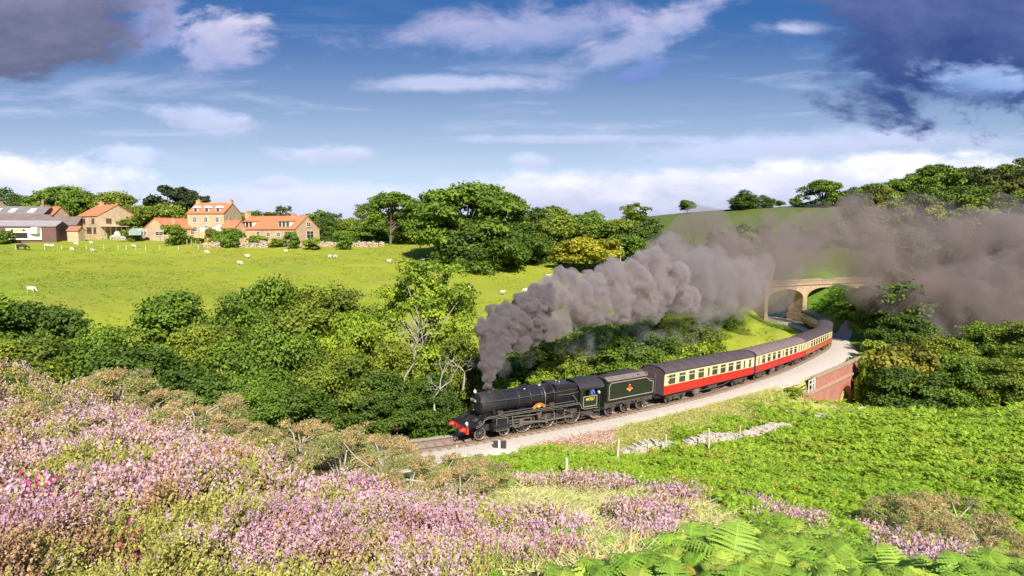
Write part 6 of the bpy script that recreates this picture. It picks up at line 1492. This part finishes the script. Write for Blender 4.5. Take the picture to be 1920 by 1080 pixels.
FL = [(1370, 1060, 0, 1.25, 'biggest fern, centre of the fern clump at the bottom edge'), (1290, 1075, 2, 1.15, 'dark-bottomed fern at the left of the bottom fern clump'), (1460, 1050, 1, 1.2, 'pale fern right of the biggest fern'),
      (1540, 1070, 0, 1.1, 'fern at the bottom edge below the right heather band'), (1400, 1010, 0, 1.1, 'fern at the top of the bottom fern clump'), (1330, 1015, 1, 1.0, 'light fern above the dark-bottomed fern'),
      (1480, 1000, 1, 1.0, 'fern against the narrow purple heather band'), (1190, 935, 2, 1.1, 'upright green fern tuft in the pale lawn'), (1130, 955, 3, .9, 'yellowish fern left of the green tuft in the lawn'),
      (1060, 1010, 2, .9, 'small green fern at the left of the lawn'), (1240, 950, 1, .9, 'feathery fern right of the green tuft in the lawn'), (1300, 1000, 2, .8, 'dark small fern among purple patches'),
      (1010, 1060, 1, 1.0, 'fern at the bottom edge left of the pale lawn'), (1620, 1060, 1, 1.1, 'fern below the brown gorse mound at the right'), (1700, 1075, 0, 1.0, 'fern at the bottom edge right, next to the gorse mound'),
      (940, 950, 1, 1.0, 'light fern at the right end of the gorse bank'), (890, 975, 3, .9, 'yellow-green fern between gorse and heather'), (1420, 970, 1, .9, 'fern just below the crest of the hill'),
      (1560, 1025, 3, .9, 'yellowish fern by the right heather band'), (1840, 1078, 0, 1.0, 'fern in the bottom right corner'), (960, 1078, 2, 1.0, 'dark fern on the bottom edge beside the purple heather'),
      (1230, 1078, 1, 1.0, 'pale fern at the bottom edge left of the dark fern'), (30, 1075, 1, 1.0, 'light green fern in the bottom left corner'), (110, 1078, 3, .8, 'fern tips at the bottom edge near the left corner'),
      (1345, 975, 3, .8, 'orange-tinged fern in the middle of the foreground slope'), (1290, 955, 1, .9, 'pale fern at the crest right of the lawn')]
for px, py, k, s_, l in FL:
    o, used = fp[k]
    if used: o = o.copy(); COL.objects.link(o)
    fp[k][1] = True; p = hit(px, py + 12); o.location = (p.x, p.y, p.z - .05); s_ *= (.8 + p.y / 22) * .62; o.scale = (s_, s_, s_ * .9); o.rotation_euler = (rf_.uniform(-.15, .15), rf_.uniform(-.15, .15), rf_.uniform(0, 6.28)); tag(o, l, 'fern', gf)
# loose bracken filling between the plants on the crest: small ferns of the same make, past counting
fpl = [fern_plant(90 + i, 5, L, c0) for i, (L, c0) in enumerate(((.42, (.28, .42, .05)), (.36, (.34, .44, .06)), (.45, (.20, .34, .035)), (.34, (.44, .44, .09))))]
x, y, r = sector(1500, 3.6, 20, -2, 48, .45); z = H(x, y); px, py, pink, lawn, gorse_, hill = classify(x, y, z)
k = hill & ~pink & (~lawn | (rf_.random(len(x)) < .04)) & ~gorse_ & (px > 900) & ((px > 1230) | (rf_.random(len(x)) < .45)); x, y, z, r = x[k], y[k], z[k], r[k]; QF, CF = [], []
for i in range(len(x)):
    q, c = fpl[rf_.integers(4)]; a = rf_.uniform(0, 6.28); ca, sa = math.cos(a), math.sin(a); s_ = rf_.uniform(.7, 1.3) * (.75 + r[i] / 25)
    if r[i] > 9: kk = rf_.random(len(q)) < .55; q, c = q[kk], c[kk]; s_ *= 1.1
    f_ = q.reshape(-1, 3); f_ = np.stack([f_[:, 0] * ca - f_[:, 1] * sa, f_[:, 0] * sa + f_[:, 1] * ca, f_[:, 2]], -1) * s_ + np.array([x[i], y[i], z[i] - .03]); QF.append(f_.reshape(-1, 4, 3)); CF.append(c * rf_.uniform(.8, 1.2))
tag(np_mesh('young_bracken', np.concatenate(QF), 4, np.concatenate(CF), M['leaf']), kind='stuff'); print('young', sum(len(q) for q in QF), len(x))

# tussocks breaking up the pasture
n0 = 52000; x = rf_.uniform(-150, 60, n0); y = rf_.uniform(58, 165, n0); z = H(x, y); px, py, _ = pix(x, y, z); d, zt, side, ss = corridor(x, y)
k = (px > -150) & (px < 1250) & (py > 462) & (d > 22) & (fbm(x / 5 + 31, y / 5, 3) > .47); x, y, z = x[k], y[k], z[k]; m_ = len(x)
x = np.repeat(x, 3) + rf_.normal(size=3 * m_) * .12; y = np.repeat(y, 3) + rf_.normal(size=3 * m_) * .12; z = np.repeat(z, 3); n = len(x)
c = np.repeat(np.where(rf_.random((m_, 1)) < .8, np.array([.24, .33, .03]), np.array([.42, .38, .10])), 3, 0) * rf_.uniform(.8, 1.15, (n, 1)); q1, q2, _ = blades(x, y, z, rf_.uniform(.08, .26, n), c, np.full(n, .10), .4)
tag(np_mesh('tussock_grass', np.concatenate([q1, q2]), 4, np.concatenate([c, c]), M['leaf']), kind='stuff')

# gorse
def gorse(seed, mixg, n=20000):
    r = np.random.default_rng(seed); Q, c, LC, LR = crown_arrays(r, 1.2, .75, .55, 40, n, .045, (1, 1, 1), var=.25, hollow=.5, lobe=(.18, .32), skirt=4)
    cen = Q.mean(1); lobe_i = np.argmin(((cen[:, None, :] - LC[None]) ** 2).sum(-1), 1); tg = (r.random(len(LC)) < mixg)[lobe_i]; tg ^= r.random(len(cen)) < .18
    base_ = np.where(tg[:, None], np.array([.27, .34, .09]), np.array([.54, .40, .20])); tw = np.where((r.random(len(cen)) < .2)[:, None], np.array([.60, .48, .28]), base_); C = c * tw
    # stretch leaves into spines and twigs
    d = Q[:, 2] - Q[:, 0]; d2 = unit(r.normal(size=d.shape) + unit(cen) * .35) * .085 * r.uniform(.5, 1.4, (len(d), 1)); w_ = (Q[:, 3] - Q[:, 1]) * .5
    Q = np.stack([cen - d2 / 2, cen - w_ / 2, cen + d2 / 2, cen + w_ / 2], 1)
    e = empty('gorse_bush'); mb = MB()
    for i in range(16):
        q = LC[r.integers(len(LC))]; mid = np.array([q[0] * .4, q[1] * .4, q[2] * .75]) + r.normal(size=3) * .08; mb.tube([(0, 0, -.2), mid, q * 1.02], [.035, .022, .008], 5)
    mb.build('stem', M['palebark'], e); np_mesh('foliage', Q, 4, C, M['leaf'], e); return e
GB = [gorse(61, .38), gorse(62, .8), gorse(63, .6)]; gu = [False] * 3
gg = 'gorse bushes on the edge of the heather slope'
for i, (px, py, k, s_, l) in enumerate((
    (600, 812, 0, 1.5, 'tan gorse bush with the highest tip at the edge of the dark wood'), (560, 850, 0, 1.2, 'brown gorse bush just below the highest-tipped one'), (665, 838, 0, 1.2, 'tan gorse bush left of the rails, behind the green one'),
    (640, 880, 1, 1.3, 'green gorse bush in the middle of the bank'), (715, 880, 0, 1.2, 'brown gorse bush right of the green one in the bank'), (765, 912, 1, 1.1, 'green gorse bush with a bare arched twig at its foot'),
    (700, 930, 0, 1.1, 'low brown gorse bush on the edge of the purple heather'), (835, 908, 0, 1.1, 'tan gorse bush just below the end of the rails'), (860, 935, 0, 1.2, 'tan gorse bush at the right end of the bank'),
    (790, 960, 1, 1.1, 'green gorse bush at the lower edge of the bank'), (600, 930, 2, .9, 'low mixed gorse bush inside the purple heather'), (750, 862, 0, .9, 'brown gorse bush covering the left end of the rails'),
    (440, 850, 0, 1.2, 'brown gorse bush under the dark wood at the left'), (370, 820, 0, 1.5, 'rust-brown gorse bush left of the dark wood'), (300, 790, 2, 1.4, 'olive and brown gorse bush on the left slope'),
    (410, 800, 0, 1.3, 'tan gorse bush behind the rust-brown one'), (220, 755, 2, 1.5, 'olive gorse bush on the left skyline of the heather'), (500, 870, 2, 1.0, 'mixed gorse bush at the lower edge of the wood'),
    (905, 905, 2, 1.0, 'last green-brown gorse bush near the bracken'), (1700, 1010, 2, 1.3, 'gorse bush at the left of the mound in the bottom right'), (1790, 1005, 0, 1.35, 'dry brown gorse bush at the top of the bottom right mound'),
    (1755, 1050, 0, 1.2, 'brown gorse bush in the middle of the bottom right mound'), (1840, 1045, 0, 1.2, 'brown gorse bush at the right of the bottom right mound'), (1680, 1045, 1, .9, 'greener gorse bush at the lower left of the mound'),
    (1900, 1078, 0, .9, 'small gorse bush in the bottom right corner'), (120, 850, 2, 1.0, 'olive gorse bush in the shade of the left heather ridge'), (60, 800, 2, 1.2, 'dark olive gorse bush below the left heather ridge'),
    (540, 815, 1, 1.1, 'green gorse bush left of the highest tan tip'))):
    o = GB[k]
    if gu[k]: o = copy_tree(o)
    gu[k] = True; p = hit(px, py + 8); f = s_ * p.y / 17 * (.68 if px < 345 else .85 if px < 1500 else .9) * (.6 if py - px * .1 > 774 and 740 < px < 1000 and py < 900 else 1); f = max(f, .3); o.location = (p.x, p.y, p.z - .15); o.scale = (f, f, f * .95); o.rotation_euler = (0, 0, rf_.uniform(0, 6.28)); tag(o, l, 'gorse bush', gg)
p = hit(765, 935); b = MB(); b.tube([(-.4, 0, 0), (-.25, -.1, .3), (0, -.1, .42), (.3, 0, .33), (.5, .1, .1)], [.015, .02, .02, .016, .008], 6); tag(b.build('dead_branch', M['palebark'], None, p), 'bare pale branch arching out of the gorse bank', 'branch')
p = hit(680, 905); b = MB(); b.tube([(-.4, 0, .9), (-.1, -.1, .6), (.3, 0, .25), (.5, .1, 0)], [.008, .014, .018, .018], 6); tag(b.build('dead_branch', M['palebark'], None, p), 'thin bare branch slanting through the brown gorse', 'branch')
# dead pale trees beside the locomotive
def dead_tree(px, D, ytop, ybase, label, seed, lean):
    r = np.random.default_rng(seed); a, t = P(px, ybase, D), P(px + lean, ytop, D); L_ = (t - a).length; mb = MB()
    def grow(p, d, l, w_, n):
        q = p + d * l + Vector(r.normal(size=3)) * l * .08; mb.tube([p, p.lerp(q, .5) + Vector(r.normal(size=3)) * l * .07, q], [w_, w_ * .8, w_ * .55], 6)
        if n:
            for _ in range(3 if n > 1 else 2): grow(q, (d + Vector(r.normal(size=3)) * .55).normalized(), l * r.uniform(.55, .8), w_ * .55, n - 1)
    grow(a, (t - a).normalized(), L_ * .38, .10, 4); o = mb.build('dead_tree', M['palebark']); tag(o, label, 'tree', 'pale leafless trees in front of the valley wood')
dead_tree(752, 47.5, 585, 740, 'pale leafless branches rising below the tall ash', 1, 60); dead_tree(815, 46.5, 660, 770, 'small pale dead tree left of the smokebox', 2, 25)
dead_tree(868, 50, 655, 730, 'pale twigs just left of the smoke column', 4, 12)

# ---------------------------------------------------------------- smoke
def vol_mat(name, col, dens, aniso=.0, noise=None, emis=None):
    m = bpy.data.materials.new(name); m.use_nodes = True; t = NT(m.node_tree); t.n.clear()
    v = t.new('ShaderNodeVolumePrincipled'); v.inputs['Color'].default_value = (*col, 1); v.inputs['Density'].default_value = dens; v.inputs['Anisotropy'].default_value = aniso
    if noise:
        co = t.new('ShaderNodeTexCoord').outputs['Object']; nz = t.noise(co, noise[0], 4, .6, .6)
        t.l.new(t.math('MULTIPLY', t.smooth(nz, noise[1], noise[2]), dens), v.inputs['Density'])
    o = t.new('ShaderNodeOutputMaterial'); t.l.new(v.outputs[0], o.inputs[1]); return m
def billow(name, blobs, voxel, disp, mt, label, seed, sub=(9, .42, .62), sub2=0, ds=1.0):
    """blobs: (centre, radius); each gets smaller puffs on its surface, all fused into one closed skin"""
    r = np.random.default_rng(seed); V = MB()
    for c, ra in blobs:
        V.sphere(c, ra, 14, 9)
        for i in range(sub[0]):
            d = r.normal(size=3); d /= np.linalg.norm(d); q = Vector(c) + Vector(d) * ra * .78; rb = ra * r.uniform(sub[1] * .8, sub[2]); V.sphere(q, rb, 10, 7)
            for j in range(sub2):
                d2 = r.normal(size=3) + d; d2 /= np.linalg.norm(d2); V.sphere(q + Vector(d2) * rb * .85, rb * r.uniform(.35, .55), 8, 6)
    o = V.build(name, mt, recalc=False)
    rm = o.modifiers.new('r', 'REMESH'); rm.mode = 'VOXEL'; rm.voxel_size = voxel; rm.use_smooth_shade = True
    for k, (sz, st) in enumerate(disp):
        tx = bpy.data.textures.new(name + str(k), 'CLOUDS'); tx.noise_scale = sz; tx.noise_depth = 2
        dm = o.modifiers.new('d', 'DISPLACE'); dm.texture = tx; dm.strength = st; dm.mid_level = .5; dm.texture_coords = 'GLOBAL'
    tag(o, label, 'smoke', 'smoke blown back from the chimney', 'stuff'); return o
M['smoke1'] = vol_mat('thick_smoke', (.50, .445, .455), 6.5, .1, (1.5, .34, .60))
M['smoke2'] = vol_mat('grey_smoke', (.65, .57, .575), 2.6, .1, (.7, .36, .66))
M['smoke3'] = vol_mat('brown_smoke', (.47, .385, .37), .21, .0, (.085, .34, .68))
M['smoke4'] = vol_mat('thin_smoke', (.55, .46, .45), .16, .0, (.12, .40, .70))
S1 = [((915, 722, 46.3), .42), ((916, 706, 46.5), .60), ((917, 690, 46.7), .78), ((920, 674, 47), .95), ((922, 658, 47.2), 1.05), ((928, 642, 47.5), 1.1), ((940, 650, 48), .8),
      ((912, 622, 47.6), .95), ((908, 634, 47.5), .6), ((930, 612, 48.2), 1.1), ((948, 628, 49), 1.1), ((955, 596, 49.5), 1.2), ((975, 640, 50), 1.0), ((932, 590, 48.6), .8), ((975, 612, 50.3), 1.2), ((985, 578, 51), 1.3), ((1000, 600, 51.5), 1.2), ((1000, 628, 51.5), 1.0), ((1015, 560, 52), 1.3)]
S2 = [((1010, 582, 52.5), 1.5), ((1035, 560, 54), 1.7), ((1040, 600, 54), 1.5), ((1030, 535, 54), 1.1), ((1062, 530, 56), 1.5), ((1070, 565, 56), 1.9), ((1080, 595, 57), 1.2), ((1105, 545, 59), 2.1), ((1110, 580, 59), 1.7), ((1142, 520, 62), 1.8), ((1150, 558, 62), 2.2),
      ((1185, 530, 65), 2.2), ((1190, 575, 65), 1.8), ((1215, 500, 68), 2.1), ((1225, 545, 68), 2.5), ((1160, 595, 64), .9), ((1225, 590, 68), .9), ((1262, 520, 71), 2.2), ((1270, 558, 72), 2.2)]
S2b = [((1240, 478, 71), 2.3), ((1258, 458, 73), 1.7), ((1290, 500, 75), 3.4), ((1300, 548, 76), 3.2), ((1335, 520, 79), 3.6), ((1345, 560, 80), 3.0), ((1375, 535, 84), 3.6), ((1325, 492, 82), 2.4), ((1385, 515, 88), 3.0), ((1402, 542, 91), 2.8), ((1420, 505, 94), 2.6)]
S3 = [((1310, 455, 92), 4.5), ((1325, 488, 94), 5), ((1370, 505, 98), 6), ((1390, 460, 102), 6), ((1430, 530, 104), 4.0), ((1470, 465, 110), 6.5), ((1440, 500, 108), 5), ((1500, 480, 114), 5.5), ((1530, 440, 118), 7), ((1560, 490, 120), 4.5), ((1590, 455, 122), 7.5), ((1425, 548, 104), 4.5), ((1480, 500, 112), 4), ((1380, 560, 100), 3), ((1530, 488, 118), 4), ((1620, 500, 122), 5), ((1640, 560, 118), 4.5), ((1650, 450, 126), 7), ((1720, 462, 128), 8), ((1700, 500, 122), 8),
      ((1780, 480, 124), 10), ((1740, 560, 116), 7), ((1850, 510, 120), 11), ((1800, 590, 112), 7.5), ((1930, 480, 124), 12), ((1870, 590, 112), 8), ((1950, 560, 114), 10)]
S5 = [((1340, 520, 92), 4.5), ((1290, 500, 86), 4), ((1400, 545, 98), 3.2), ((1690, 545, 116), 5.5), ((1640, 500, 120), 5), ((1760, 455, 124), 5), ((1830, 540, 112), 7), ((1900, 600, 108), 6.5), ((1960, 520, 112), 9), ((1760, 610, 108), 4.5)]
S4 = [((1290, 620, 76), 2.2), ((1240, 640, 73), 1.6), ((1180, 640, 70), 1.8), ((1200, 615, 70), 1.6), ((1090, 650, 62), 1.6), ((1120, 630, 64), 1.5), ((1330, 600, 80), 2.0), ((985, 660, 52), 1.2), ((945, 690, 48), .8), ((1060, 640, 59), 1.3)]
def bl(S): return [(P(*c), r_) for c, r_ in S]
billow('thick_smoke', bl(S1), .085, ((.9, .32), (.35, .18)), M['smoke1'], 'dense dark smoke boiling up from the locomotive chimney', 1, sub=(11, .35, .55), sub2=3)
billow('grey_smoke', bl(S2), .14, ((2.2, .6), (.8, .4), (.35, .16)), M['smoke2'], 'lighter billowing smoke blown back above the tender and first coach', 2, sub=(11, .35, .58), sub2=3)
M['smoke2b'] = vol_mat('soft_smoke', (.60, .525, .525), .62, .1, (.4, .34, .70))
billow('soft_smoke', bl(S2b), .3, ((3.5, 1.4), (1.2, .8)), M['smoke2b'], 'softer smoke spreading out above the first coach', 7, sub=(9, .35, .6), sub2=2)
billow('brown_smoke', bl(S3), 1.3, ((12, 6.0), (4, 3.0)), M['smoke3'], 'thin brown smoke drifting over the stone bridge and hillside', 3, sub=(6, .4, .7))
billow('thin_smoke', bl(S5), .8, ((8, 4.0), (3, 1.6)), M['smoke4'], 'darker knots inside the drifting brown smoke', 4, sub=(6, .4, .7))
M['smoke5'] = vol_mat('wisp_smoke', (.7, .66, .7), .30, .0, (.45, .45, .75))
billow('smoke_wisp', bl(S4), .25, ((2.0, .9), (.8, .4)), M['smoke5'], 'pale wisps of smoke hanging in the trees above the train', 5, sub=(6, .4, .7))
